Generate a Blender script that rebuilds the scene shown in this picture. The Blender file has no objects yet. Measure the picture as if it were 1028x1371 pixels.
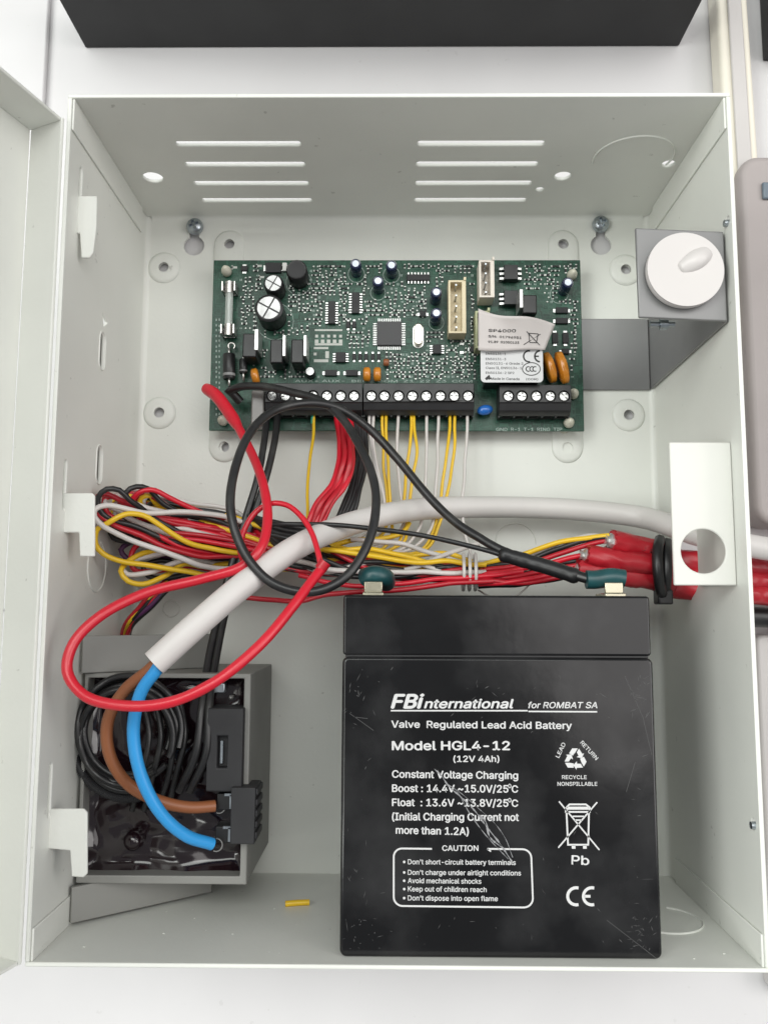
import bpy, bmesh, math, random
import numpy as np
from mathutils import Vector, Matrix, noise as mn
random.seed(7)
S = 0.01                      # 1 mm of the model = 0.01 units
# ---------------------------------------------------------------- camera
# the scene is measured in mm: x right, y up, z out of the cabinet; world = (x, -z, y) * S
F_PX = 1123.97
CAM = np.array([-1.2118, 101.1724, 336.146])
def rot(p, y, r):
    cp, sp, cy, sy, cr, sr = math.cos(p), math.sin(p), math.cos(y), math.sin(y), math.cos(r), math.sin(r)
    Rx = np.array([[1,0,0],[0,cp,-sp],[0,sp,cp]]); Ry = np.array([[cy,0,sy],[0,1,0],[-sy,0,cy]]); Rz = np.array([[cr,-sr,0],[sr,cr,0],[0,0,1]])
    return Ry @ Rx @ Rz
M = rot(0.1146, 0.0106, 0.0040)
def conv(p): return Vector((p[0]*S, -p[2]*S, p[1]*S))
sc = bpy.context.scene
cd = bpy.data.cameras.new('camera'); cam = bpy.data.objects.new('camera', cd); sc.collection.objects.link(cam)
cd.sensor_fit = 'VERTICAL'; cd.sensor_height = 24; cd.lens = 24*F_PX/1371
cd.clip_start = 0.02; cd.clip_end = 200
cx_, cy_, cz_ = [conv(M[:, i])/S for i in range(3)]
cam.matrix_world = Matrix(((cx_[0],cy_[0],cz_[0],CAM[0]*S),(cx_[1],cy_[1],cz_[1],-CAM[2]*S),(cx_[2],cy_[2],cz_[2],CAM[1]*S),(0,0,0,1)))
cd.dof.use_dof = True; cd.dof.focus_distance = 2.95; cd.dof.aperture_fstop = 9.0
sc.camera = cam
# ---------------------------------------------------------------- world and lamps
w = bpy.data.worlds.new('World'); sc.world = w; w.use_nodes = True
w.node_tree.nodes['Background'].inputs[0].default_value = (0.93, 0.96, 1.0, 1)
w.node_tree.nodes['Background'].inputs[1].default_value = 0.30
def area(name, pos, target, sx, sy, power, col):
    ld = bpy.data.lights.new(name, 'AREA'); ld.shape = 'RECTANGLE'; ld.size = sx*S; ld.size_y = sy*S; ld.energy = power; ld.color = col
    o = bpy.data.objects.new(name, ld); sc.collection.objects.link(o)
    o.location = conv(pos); o.rotation_euler = (conv(target)-conv(pos)).to_track_quat('-Z', 'Y').to_euler()
    return o
area('ceiling_light', (-250, 620, 1300), (0, 130, 0), 1300, 500, 1050, (0.97, 1.0, 0.96))
area('room_light_left', (-880, 90, 1020), (0, 130, 0), 640, 900, 1350, (0.98, 1.0, 0.96))
area('fill_light_right', (1180, 110, 900), (0, 130, 0), 600, 900, 620, (1.0, 0.97, 0.95))  # added fill to brighten the left cabinet wall, not a known room lamp
wl_ = area('window_light_right', (697, 422, 1300), (0, 130, 0), 1300, 900, 780, (1.0, 0.96, 0.94))
wl_.rotation_euler.rotate_axis('Z', math.radians(27))
sc.view_settings.view_transform = 'Standard'; sc.view_settings.look = 'None'; sc.view_settings.exposure = -0.10; sc.view_settings.gamma = 1
sc.cycles.max_bounces = 6; sc.cycles.diffuse_bounces = 4
# ---------------------------------------------------------------- helpers
def at(px, py, z=None, x=None, y=None):
    """point of the cabinet's own space behind a photo pixel, on the plane z (or x, or y)"""
    v = M @ np.array([(px-514)/F_PX, (685.5-py)/F_PX, -1.0])
    t = (z-CAM[2])/v[2] if z is not None else (x-CAM[0])/v[0] if x is not None else (y-CAM[1])/v[1]
    return CAM + t*v
MATS = {}
def mat(name, col, rough=0.5, metal=0.0, var=0.0, vscale=3.0, bump=0.0, bscale=60.0, coat=0.0, spec=0.5, trans=0.0, specks=0.0, sc_col=(0.16, 0.15, 0.12), sc_size=26, sc_lo=.71, sc_hi=.76):
    if name in MATS: return MATS[name]
    m = bpy.data.materials.new(name); m.use_nodes = True; nt = m.node_tree; b = nt.nodes['Principled BSDF']
    b.inputs['Base Color'].default_value = (*col, 1); b.inputs['Roughness'].default_value = rough; b.inputs['Metallic'].default_value = metal
    b.inputs['Coat Weight'].default_value = coat; b.inputs['Coat Roughness'].default_value = 0.12; b.inputs['Specular IOR Level'].default_value = spec
    b.inputs['Transmission Weight'].default_value = trans
    tc = nt.nodes.new('ShaderNodeTexCoord')
    def noise(sc_, det=3):
        n = nt.nodes.new('ShaderNodeTexNoise'); n.inputs['Scale'].default_value = sc_; n.inputs['Detail'].default_value = det
        nt.links.new(tc.outputs['Object'], n.inputs['Vector']); return n
    if var > 0:
        n = noise(vscale, 5); mr = nt.nodes.new('ShaderNodeMapRange')
        mr.inputs['From Min'].default_value = 0.3; mr.inputs['From Max'].default_value = 0.7
        mr.inputs['To Min'].default_value = 1-var; mr.inputs['To Max'].default_value = 1+var
        nt.links.new(n.outputs['Fac'], mr.inputs['Value'])
        mx = nt.nodes.new('ShaderNodeVectorMath'); mx.operation = 'SCALE'; mx.inputs[0].default_value = col
        nt.links.new(mr.outputs['Result'], mx.inputs['Scale']); out = mx.outputs['Vector']
        if specks > 0:
            n2 = noise(sc_size, 4); g = nt.nodes.new('ShaderNodeMapRange'); g.inputs['From Min'].default_value = sc_lo; g.inputs['From Max'].default_value = sc_hi
            g.inputs['To Max'].default_value = specks
            nt.links.new(n2.outputs['Fac'], g.inputs['Value'])
            mm = nt.nodes.new('ShaderNodeMix'); mm.data_type = 'RGBA'; mm.inputs[7].default_value = (*sc_col, 1)
            nt.links.new(g.outputs['Result'], mm.inputs[0]); nt.links.new(out, mm.inputs[6]); out = mm.outputs[2]
        nt.links.new(out, b.inputs['Base Color'])
        mr2 = nt.nodes.new('ShaderNodeMapRange'); mr2.inputs['To Min'].default_value = max(0, rough-0.1); mr2.inputs['To Max'].default_value = rough+0.1
        n3 = noise(vscale*2.3, 4); nt.links.new(n3.outputs['Fac'], mr2.inputs['Value']); nt.links.new(mr2.outputs['Result'], b.inputs['Roughness'])
    if bump > 0:
        n = noise(bscale, 3); bp = nt.nodes.new('ShaderNodeBump'); bp.inputs['Strength'].default_value = bump; bp.inputs['Distance'].default_value = 0.004
        nt.links.new(n.outputs['Fac'], bp.inputs['Height']); nt.links.new(bp.outputs['Normal'], b.inputs['Normal'])
    MATS[name] = m; return m
class G:
    """collects shapes in mm, builds one mesh object"""
    def __init__(s): s.v = []; s.f = []
    def add(s, vs, fs):
        n = len(s.v); s.v += [tuple(map(float, p)) for p in vs]; s.f += [tuple(i+n for i in f) for f in fs]; return s
    def box(s, x0, x1, y0, y1, z0, z1, M3=None, c=None):
        vs = [(x, y, z) for x in (x0, x1) for y in (y0, y1) for z in (z0, z1)]
        if M3 is not None: vs = [tuple(np.array(c)+M3 @ (np.array(p)-np.array(c))) for p in vs]
        return s.add(vs, [(0,1,3,2),(4,6,7,5),(0,4,5,1),(2,3,7,6),(0,2,6,4),(1,5,7,3)])
    def hexa(s, q0, q1):   # two quads (bottom, top) of matching corners
        return s.add(list(q0)+list(q1), [(3,2,1,0),(4,5,6,7)]+[(i,(i+1)%4,(i+1)%4+4,i+4) for i in range(4)])
    def prism(s, poly, a0, a1, axis='z'):
        n = len(poly)
        def P(u, v, a): return (u, v, a) if axis == 'z' else (a, u, v) if axis == 'x' else (u, a, v)
        vs = [P(u, v, a0) for u, v in poly]+[P(u, v, a1) for u, v in poly]
        return s.add(vs, [tuple(range(n))[::-1], tuple(range(n, 2*n))]+[(i,(i+1)%n,(i+1)%n+n,i+n) for i in range(n)])
    def cyl(s, p0, p1, r0, r1=None, n=16, caps=True):
        r1 = r0 if r1 is None else r1
        return s.rings([(p0, r0), (p1, r1)], n, caps)
    def rings(s, prof, n=16, caps=True):   # straight lathe: [(point, radius), ...] on one axis
        p = [np.array(q[0], float) for q in prof]; d = p[-1]-p[0]; d /= np.linalg.norm(d)
        a = np.cross(d, (0, 0, 1) if abs(d[2]) < 0.9 else (1, 0, 0)); a /= np.linalg.norm(a); b = np.cross(d, a)
        vs = []; fs = []
        for q, (_, r) in zip(p, prof):
            vs += [q+r*(math.cos(2*math.pi*k/n)*a+math.sin(2*math.pi*k/n)*b) for k in range(n)]
        for i in range(len(p)-1):
            fs += [(i*n+k, i*n+(k+1) % n, (i+1)*n+(k+1) % n, (i+1)*n+k) for k in range(n)]
        if caps: fs += [tuple(range(n))[::-1], tuple(range((len(p)-1)*n, len(p)*n))]
        return s.add(vs, fs)
    def tube(s, pts, r, n=8, caps=True):
        P = [np.array(p, float) for p in pts]; m = len(P); vs = []; fs = []; nrm = None
        rr = r if hasattr(r, '__len__') else [r]*m
        for i in range(m):
            t = P[min(i+1, m-1)]-P[max(i-1, 0)]; t /= (np.linalg.norm(t)+1e-9)
            if nrm is None:
                nrm = np.cross(t, (0, 0, 1) if abs(t[2]) < 0.9 else (1, 0, 0))
            nrm = nrm-t*np.dot(nrm, t); nrm /= (np.linalg.norm(nrm)+1e-9); b = np.cross(t, nrm)
            vs += [P[i]+rr[i]*(math.cos(2*math.pi*k/n)*nrm+math.sin(2*math.pi*k/n)*b) for k in range(n)]
        for i in range(m-1):
            fs += [(i*n+k, i*n+(k+1) % n, (i+1)*n+(k+1) % n, (i+1)*n+k) for k in range(n)]
        if caps: fs += [tuple(range(n))[::-1], tuple(range((m-1)*n, m*n))]
        return s.add(vs, fs)
    def mesh(s, origin=(0, 0, 0), sharp=35):
        me = bpy.data.meshes.new('mesh'); o = np.array(origin, float)
        me.from_pydata([tuple(conv(np.array(p)-o)) for p in s.v], [], s.f)
        me.validate(); bm = bmesh.new(); bm.from_mesh(me); bmesh.ops.recalc_face_normals(bm, faces=bm.faces); bm.to_mesh(bm and me); bm.free()
        if sharp:
            me.shade_smooth(); me.set_sharp_from_angle(angle=math.radians(sharp))
        return me
    def build(s, name, m, parent=None, origin=None, bevel=0, seg=2, cut=None, label=None, cat=None, group=None, kind=None, sharp=35):
        if origin is None: origin = ORG.get(parent.name, (0, 0, 0)) if parent else (0, 0, 0)
        me = s.mesh(origin, 0 if cut else sharp)
        if cut: me = boolean(me, cut.mesh(origin, 0)); me.shade_smooth(); me.set_sharp_from_angle(angle=math.radians(sharp))
        return link(name, me, m, parent, origin, bevel, seg, label, cat, group, kind)
ORG = {}
def tag(o, label=None, cat=None, group=None, kind=None):
    for k, v in (('label', label), ('category', cat), ('group', group), ('kind', kind)):
        if v: o[k] = v
    return o
def link(name, me, m, parent=None, origin=(0, 0, 0), bevel=0, seg=2, label=None, cat=None, group=None, kind=None):
    o = bpy.data.objects.new(name, me); sc.collection.objects.link(o)
    if m is not None and not me.materials: me.materials.append(m)
    po = np.array(ORG.get(parent.name, (0, 0, 0)) if parent else (0, 0, 0), float)
    o.location = conv(np.array(origin, float)-po); o.parent = parent; ORG[o.name] = tuple(origin)
    if bevel:
        b = o.modifiers.new('bevel', 'BEVEL'); b.width = bevel*S; b.segments = seg; b.limit_method = 'ANGLE'; b.angle_limit = math.radians(40)
    return tag(o, label, cat, group, kind)
def boolean(me, cutter):
    a = bpy.data.objects.new('a', me); b = bpy.data.objects.new('b', cutter)
    sc.collection.objects.link(a); sc.collection.objects.link(b)
    md = a.modifiers.new('x', 'BOOLEAN'); md.operation = 'DIFFERENCE'; md.object = b; md.solver = 'EXACT'; md.use_self = True
    bpy.context.view_layer.update()
    r = bpy.data.meshes.new_from_object(a.evaluated_get(bpy.context.evaluated_depsgraph_get()))
    bpy.data.objects.remove(a); bpy.data.objects.remove(b); r.materials.clear()
    assert len(r.polygons) > 0, 'empty boolean'
    return r
def thing(name, label, cat, base, group=None, kind=None):
    o = bpy.data.objects.new(name, None); sc.collection.objects.link(o); o.location = conv(base); o.empty_display_size = 0.05
    ORG[o.name] = tuple(base); return tag(o, label, cat, group, kind)
def spline(P, step=1.6):
    P = [np.array(p, float) for p in P]; P = [2*P[0]-P[1]]+P+[2*P[-1]-P[-2]]; out = []
    for i in range(1, len(P)-2):
        p0, p1, p2, p3 = P[i-1:i+3]; d = [max(np.linalg.norm(b-a), 1e-3)**0.5 for a, b in ((p0,p1),(p1,p2),(p2,p3))]
        t1 = (p1-p0)/d[0]-(p2-p0)/(d[0]+d[1])+(p2-p1)/d[1]; t2 = (p2-p1)/d[1]-(p3-p1)/(d[1]+d[2])+(p3-p2)/d[2]
        t1 *= d[1]; t2 *= d[1]; n = max(2, int(np.linalg.norm(p2-p1)/step))
        for k in range(n):
            t = k/n; out.append((2*t**3-3*t*t+1)*p1+(t**3-2*t*t+t)*t1+(-2*t**3+3*t*t)*p2+(t**3-t*t)*t2)
    out.append(P[-2]); return out
def px(pts): return [at(a, b, z=c) for a, b, c in pts]
def wire(name, pts, r, m, label=None, cat='wire', group=None, parent=None, n=8, raw=False):
    P = spline(pts if raw else px(pts))
    if name.endswith('core') and not parent:      # thin solid cores keep small kinks
        sd = random.uniform(0, 99); P = [p+np.array(mn.noise_vector(Vector((i*.16, sd, 0))))*.55*min(1, i/5, (len(P)-1-i)/5) for i, p in enumerate(P)]
    if name == 'thick_wire' or name == 'thin_tail':
        sd = random.uniform(0, 99); P = [p+np.array(mn.noise_vector(Vector((i*.07, sd, 0))))*.8*min(1, i/8, (len(P)-1-i)/8) for i, p in enumerate(P)]
    g = G().tube(P, [r*(1+.05*mn.noise(Vector((i*.3, r*40, 3)))) for i in range(len(P))], n)
    return g.build(name, m, parent, origin=None if parent else tuple(P[-1]), label=label, cat=None if parent else cat, group=group, sharp=60)
def rrect(x0, x1, y0, y1, r, n=5):
    out = []
    for cx, cy, a0 in ((x1-r, y1-r, 0), (x0+r, y1-r, 90), (x0+r, y0+r, 180), (x1-r, y0+r, 270)):
        out += [(cx+r*math.cos(math.radians(a0+90*k/n)), cy+r*math.sin(math.radians(a0+90*k/n))) for k in range(n+1)]
    return out
FONT = None
try:    # the interface font that ships inside Blender itself; the built-in one if it is missing
    import os
    FONT = bpy.data.fonts.load(os.path.join(bpy.utils.system_resource('DATAFILES', path='fonts'), 'Inter.woff2'))
except Exception: FONT = None
def text_mesh(s, bold=0.0, shear=0.0, space=1.0):
    c = bpy.data.curves.new('t', 'FONT'); c.body = s; c.size = 1
    if FONT: c.font = FONT
    c.offset = 0; c.shear = shear; c.resolution_u = 3; c.space_character = space
    o = bpy.data.objects.new('t', c); sc.collection.objects.link(o); bpy.context.view_layer.update()
    me = bpy.data.meshes.new_from_object(o.evaluated_get(bpy.context.evaluated_depsgraph_get())); bpy.data.objects.remove(o); me.materials.clear(); return me
def text(parent, s, p0, p1, h, z, m, bold=0.02, shear=0.0, name='printed_text', thin=1.0, lift=None):
    """print the line s on the plane z from baseline pixel p0 to pixel p1, h = height in pixels of the tall letters"""
    me = text_mesh(s, bold, shear); a = at(*p0, z=z); b = at(*p1, z=z); u = b-a; L = np.linalg.norm(u); u /= L; v = np.array([-u[1], u[0], 0])
    xs = [q.co.x for q in me.vertices]; x0, x1 = min(xs), max(xs)
    hh = h/F_PX*(CAM[2]-z); cap = 0.70
    org = ORG[parent.name]
    for q in me.vertices:
        P = a+u*((q.co.x-x0)/(x1-x0)*L)+v*(q.co.y/cap*hh)
        if lift is not None: P = lift(P)
        q.co = conv(P-np.array(org))
    if bold > 0:      # heavier strokes: the same outlines laid again a hair to each side and above
        bm = bmesh.new(); bm.from_mesh(me); src = list(bm.faces); sc_ = hh/cap
        for k_, (dx, dy) in enumerate(((bold, 0), (-bold, 0), (0, bold*.7), (0, -bold*.7))):
            gdup = bmesh.ops.duplicate(bm, geom=src)
            bmesh.ops.translate(bm, verts=[e for e in gdup['geom'] if isinstance(e, bmesh.types.BMVert)], vec=conv(u*dx*sc_+v*dy*sc_+np.array([0, 0, .008*(k_+1)])))
        bm.to_mesh(me); bm.free()
    return link(name, me, m, parent, org)
# ---------------------------------------------------------------- materials
BOX = mat('powder_coated_steel', (0.735, 0.746, 0.700), 0.42, var=0.065, vscale=1.3, specks=0.35, bump=0.12, bscale=70)
SLOT_SHADE = mat('slot_shade_grey', (0.30, 0.30, 0.28), 0.6)  # dark tone standing in for the shade inside the wall slots
WALL = mat('white_painted_wall', (0.64, 0.63, 0.635), 0.5, var=0.06, vscale=0.9, specks=0.1, bump=0.05, bscale=30)
DARK = mat('dark_grey_laminate', (0.028, 0.028, 0.029), 0.6, var=0.06, vscale=2, spec=0.3)
GREY = mat('grey_plastic', (0.40, 0.36, 0.35), 0.5, var=0.04)
GSTEEL = mat('grey_painted_steel', (0.205, 0.205, 0.205), 0.34, metal=0.3, var=0.06, vscale=2.5, bump=0.05)
WHT = mat('white_plastic', (0.57, 0.545, 0.53), 0.38, var=0.02, coat=0.2)
CREAM = mat('cream_plastic', (0.62, 0.55, 0.38), 0.45, var=0.05)
SCREW = mat('zinc_plated_steel', (0.42, 0.46, 0.49), 0.30, metal=0.95, var=0.15, vscale=20)
NICKEL = mat('bright_nickel', (0.52, 0.51, 0.49), 0.25, metal=0.85, var=0.1, vscale=20)
PCB = mat('green_solder_mask', (0.010, 0.050, 0.030), 0.36, var=0.35, vscale=9, bump=0.3, bscale=45, coat=0.0, spec=0.35)
nt = PCB.node_tree; b_ = nt.nodes['Principled BSDF']; src_ = b_.inputs['Base Color'].links[0].from_socket
tc_ = [n for n in nt.nodes if n.type == 'TEX_COORD'][0]; vo = nt.nodes.new('ShaderNodeTexVoronoi'); vo.distance = 'CHEBYCHEV'; vo.feature = 'F2'; vo.inputs['Scale'].default_value = 34
nt.links.new(tc_.outputs['Object'], vo.inputs['Vector']); wv = nt.nodes.new('ShaderNodeMath'); wv.operation = 'PINGPONG'; wv.inputs[1].default_value = .11
nt.links.new(vo.outputs['Distance'], wv.inputs[0]); gt = nt.nodes.new('ShaderNodeMath'); gt.operation = 'GREATER_THAN'; gt.inputs[1].default_value = .075
nt.links.new(wv.outputs[0], gt.inputs[0]); mx_ = nt.nodes.new('ShaderNodeMix'); mx_.data_type = 'RGBA'; mx_.inputs[7].default_value = (.024, .095, .060, 1)
nt.links.new(gt.outputs[0], mx_.inputs[0]); nt.links.new(src_, mx_.inputs[6]); nt.links.new(mx_.outputs[2], b_.inputs['Base Color'])
BLKP = mat('black_plastic', (0.013, 0.013, 0.014), 0.40, var=0.15, vscale=8)
BLKM = mat('matt_black_epoxy', (0.022, 0.022, 0.024), 0.62, var=0.1, vscale=10)
BATT = mat('black_battery_case', (0.0045, 0.0045, 0.005), 0.15, var=0.35, vscale=2.2, bump=0.05, bscale=22, specks=.6, sc_col=(.040, .040, .041), sc_size=4, sc_lo=.47, sc_hi=.72)
INK = mat('white_ink', (0.62, 0.62, 0.62), 0.6)
SILK = mat('white_silkscreen', (0.34, 0.42, 0.38), 0.6)
BINK = mat('black_ink', (0.03, 0.03, 0.03), 0.6)
RED = mat('red_pvc', (0.62, 0.012, 0.030), 0.33, var=0.06, vscale=3, coat=0.15)
RED2 = mat('dark_red_pvc', (0.46, 0.010, 0.022), 0.36, var=0.1, vscale=3, coat=0.15)
BLK = mat('black_pvc', (0.014, 0.014, 0.015), 0.38, var=0.3, vscale=6, specks=.5, sc_col=(.06, .06, .055), sc_size=9, sc_lo=.52, sc_hi=.75, coat=0.1)
YEL = mat('yellow_pvc', (0.78, 0.50, 0.020), 0.36, var=0.06, vscale=4, coat=0.1)
WPVC = mat('white_pvc', (0.62, 0.59, 0.565), 0.38, var=0.04, vscale=4, coat=0.1)
SHEATH = mat('white_cable_sheath', (0.67, 0.645, 0.625), 0.45, var=0.06, vscale=2.6, specks=.25, sc_size=14, bump=.12, bscale=9)
BLUE = mat('blue_pvc', (0.035, 0.33, 0.74), 0.35, var=0.03)
BROWN = mat('brown_pvc', (0.27, 0.095, 0.038), 0.38, var=0.05)
TEAL = mat('teal_heat_shrink', (0.012, 0.060, 0.066), 0.35, var=0.3, vscale=10)
BRASS = mat('tinned_brass', (0.50, 0.47, 0.36), 0.25, metal=0.9, var=0.12, vscale=10)
ORNG = mat('orange_epoxy', (0.60, 0.22, 0.02), 0.25, var=0.2, vscale=15, coat=0.4)
BLUED = mat('blue_epoxy', (0.02, 0.14, 0.50), 0.25, coat=0.4)
NAVY = mat('navy_sleeve', (0.012, 0.018, 0.055), 0.25, coat=0.4)
ALU = mat('brushed_aluminium', (0.62, 0.62, 0.61), 0.34, metal=0.8, var=0.12, vscale=12)
NYLON = mat('natural_nylon', (0.62, 0.60, 0.50), 0.4, var=0.05)
LABEL = mat('white_label_paper', (0.66, 0.66, 0.67), 0.45)
LABEL2 = mat('pinkish_label_paper', (0.62, 0.575, 0.56), 0.5, var=0.04)
GLASS = mat('fuse_glass', (0.75, 0.80, 0.76), 0.1, trans=0.6)
RESIN = mat('glossy_black_resin', (0.011, 0.005, 0.007), 0.12, bump=0.15, bscale=3.0, coat=0.5)
THOUS = mat('grey_transformer_plastic', (0.235, 0.235, 0.22), 0.5, var=0.05, vscale=3, bump=0.05)

# ================================================================= the setting
zw = -2.5
g = G().box(-420, 420, -320, 620, zw-6, zw)
g.build('wall', WALL, kind='structure', label='smooth white painted wall behind the open cabinet')
# side panel of the niche on the left, a corner line at the left of the cabinet
c = at(66, 70, z=zw)
G().box(-420, c[0], 100, 620, zw, zw+3).build('wall_panel', WALL, kind='structure', bevel=0.8, label='white wall panel edge left of the cabinet')
# dark shelf
a = at(115, 65, z=zw); b = at(908, 60, z=zw)
G().box(a[0], b[0], a[1], a[1]+16, zw+0.2, 85).build('shelf', DARK, origin=(a[0], a[1], zw), bevel=0.6,
    label='dark grey shelf board on the white wall above the cabinet', cat='shelf')
# white upright beside the shelf, right
a = at(962, 60, z=8); b = at(1006, 60, z=8)
t = thing('cable_trunking', 'pale vertical cable trunking rising above the upper right cabinet corner', 'trunking', (a[0], 250, zw))
G().hexa([(a[0]+2, 205, zw+.2), (b[0]+2, 205, zw+.2), (b[0]+2, 205, 8), (a[0]+2, 205, 8)], [(a[0]-1, 420, zw+.2), (b[0]-2, 420, zw+.2), (b[0]-2, 420, 8), (a[0]-1, 420, 8)]).build('channel', mat('ivory_plastic', (0.78, 0.74, 0.64), 0.45), t, bevel=1.5, seg=3)
G().hexa([(a[0]+6, 205, 8), (b[0]-1.5, 205, 8), (b[0]-1.5, 205, 9.4), (a[0]+6, 205, 9.4)], [(a[0]+3, 420, 8), (b[0]-5, 420, 8), (b[0]-5, 420, 9.4), (a[0]+3, 420, 9.4)]).build('lid', WHT, t, bevel=0.6)
a = at(1021, 40, z=0)
G().box(a[0], a[0]+60, at(1021, 78, z=0)[1], 430, zw+.2, 14).build('dark_panel', DARK, origin=(a[0], 330, zw), bevel=0.8,
    label='dark panel in the far upper right corner beside the trunking', cat='panel')
# grey plastic housing at the right edge
a = at(992, 208, z=14); b = at(1010, 704, z=14)
t = thing('plastic_housing', 'mid grey plastic housing standing right of the cabinet with rounded corner', 'housing', (b[0], b[1], zw))
g = G().prism(rrect(a[0]-1, 230, b[1], a[1], 8, 9), zw+.2, 14); g.build('body', GREY, t, bevel=2.5, seg=4)
p = at(1026, 256, z=14.5); G().box(p[0]-2, p[0]+14, p[1]-3.5, p[1]+3.5, 14, 15.5).build('latch', mat('blue_grey_plastic', (0.16, 0.20, 0.24), .4), t, bevel=0.6)
p0 = at(1010, 850, z=5)
g = G().prism(rrect(p0[0], 230, -40, p0[1], 3), zw+.2, 6); g.build('junction_box', WHT, origin=(p0[0], -40, zw), bevel=1.2, seg=3, label='white box at the right edge below the red cables', cat='box')

# ================================================================= the cabinet
W2, H, D, T = 105.0, 264.6, 83.3, 1.3
cab = thing('metal_cabinet', 'open light grey steel alarm cabinet with vent slots and open door', 'cabinet', (0, 0, 0))
# --- back panel with keyholes
key = [at(260, 329, z=0), at(804, 328, z=0)]
holes = [at(*q, z=1.2) for q in ((219, 357), (307, 326), (213, 552), (303, 598), (754, 326), (838, 360), (842, 555))]
cut = G()
for k in key:
    cut.cyl((k[0], k[1], -4), (k[0], k[1], 4), 4.3, n=28)
    cut.box(k[0]-2.0, k[0]+2.0, k[1]+1, k[1]+9.3, -5, 5)
for h in holes: cut.cyl((h[0], h[1], -4), (h[0], h[1], 4), 2.15, n=20)
kn = at(690, 728, z=0)
G().box(-W2-T, W2+T, -T, H+T, -T, 0).build('back_panel', BOX, cab, cut=cut)
# raised pads
def pad(poly, h=0.9):
    n = len(poly); cxm = sum(p[0] for p in poly)/n; cym = sum(p[1] for p in poly)/n
    gg = G(); vs = []
    def off(p, d):
        v = np.array([p[0]-cxm, p[1]-cym]); L = np.linalg.norm(v); return (cxm+v[0]*(1-d/L), cym+v[1]*(1-d/L))
    for d, z in ((0, -0.6), (0.0, 0.02), (0.9, h*0.75), (1.7, h)): vs += [(*off(p, d), z) for p in poly]
    fs = [(k*n+i, k*n+(i+1) % n, (k+1)*n+(i+1) % n, (k+1)*n+i) for k in range(3) for i in range(n)]+[tuple(range(3*n, 4*n)), tuple(range(n))[::-1]]
    return gg.add(vs, fs)
def circ(x, y, r, n=30): return [(x+r*math.cos(2*math.pi*k/n), y+r*math.sin(2*math.pi*k/n)) for k in range(n)]
for i, h in enumerate(holes):
    cc = G().cyl((h[0], h[1], -4), (h[0], h[1], 4), 2.15, n=20)
    if i in (1, 4):
        y1, y0 = holes[1][1]+6.3, holes[3][1]-6.3
        p = pad(rrect(h[0]-6.3, h[0]+6.3, y0, y1, 6.2, 8)); cc.cyl((h[0], y0+6.3, -4), (h[0], y0+6.3, 4), 2.15, n=20)
    elif i == 3: continue
    else: p = pad(circ(h[0], h[1], 6.8))
    p.build('raised_boss', BOX, cab, cut=cc, sharp=60)
for x, y, r in ((kn[0], kn[1], 8.2), (at(235, 640, z=0)[0], at(262, 815, z=0)[1], 3.2)):
    G().tube([(x+r*math.cos(a), y+r*math.sin(a), 0.05) for a in np.linspace(0, 2*math.pi*.97, 40)], 0.28, 6).build('knockout_ring', BOX, cab, sharp=60)
# --- top wall with louvre slots and holes
cut = G()
for z in (56, 42.2, 28.2, 14.6):
    for x0, x1 in ((-78.6, -34.0), (7.0, 52.0)):
        cut.prism([(x0+1.1*(1-math.cos(a)) if c_ else x1-1.1*(1-math.cos(a)), z+1.55*math.sin(a)) for c_, a in [(1, math.radians(q)) for q in (90, 45, 0, -45, -90)]+[(0, math.radians(q)) for q in (-90, -45, 0, 45, 90)]], H-3, H+5, 'y')
for x, z, r in ((-93.2, 32.6, 3.7), (62.8, 33.3, 3.0), (100.0, 42.0, 2.3), (55.9, 23, 1.6)):
    cut.cyl((x, H-3, z), (x, H+5, z), r, n=24)
G().box(-W2-T, W2+T, H, H+T, 0, D).build('top_wall', BOX, cab, cut=cut, bevel=0.4)
G().tube([(85.8+14.3*math.cos(a), H-0.05, 46.5+14.3*math.sin(a)) for a in np.linspace(-0.35, math.pi*1.08, 34)], 0.4, 6).build('knockout_ring', BOX, cab, sharp=60)
# --- bottom wall
G().box(-W2-T, W2+T, -T, 0, 0, D).build('bottom_wall', BOX, cab, bevel=0.4)
p = at(905, 1232, y=0)
G().tube([(p[0]-4+12*math.cos(a), 0.05, p[2]+12*math.sin(a)) for a in np.linspace(-1.2, math.pi*.75, 34)], 0.4, 6).build('knockout_ring', BOX, cab, sharp=60)
# --- side walls
def obl(cy, cz, ly, lz, n=8):   # oblong in y,z
    r = lz/2; return [(cy+(ly/2-r)+r*math.cos(a), cz+r*math.sin(a)) for a in np.linspace(-math.pi/2, math.pi/2, n)]+[(cy-(ly/2-r)-r*math.cos(a), cz-r*math.sin(a)) for a in np.linspace(-math.pi/2, math.pi/2, n)]
cut = G()
hk = [at(107, 245, x=-W2), at(86, 640, x=-W2), at(66, 1050, x=-W2)]
for h in hk: cut.prism(obl(h[1]-2, h[2]-1.0, 16, 2.2), -W2-3, -W2+2, 'x')
slots = [at(137, 470, x=-W2), at(133, 622, x=-W2)]
for h in slots: cut.prism(obl(h[1], h[2], 12.5, 4.6), -W2-3, -W2+2, 'x')
h = at(140, 431, x=-W2); cut.prism([(h[1]-2, h[2]), (h[1]+2.5, h[2]+2), (h[1]+1, h[2]-4)], -W2-3, -W2+2, 'x')
G().box(-W2-T, -W2, 0, H, 0, D).build('side_wall', BOX, cab, cut=cut, bevel=0.4)
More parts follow.
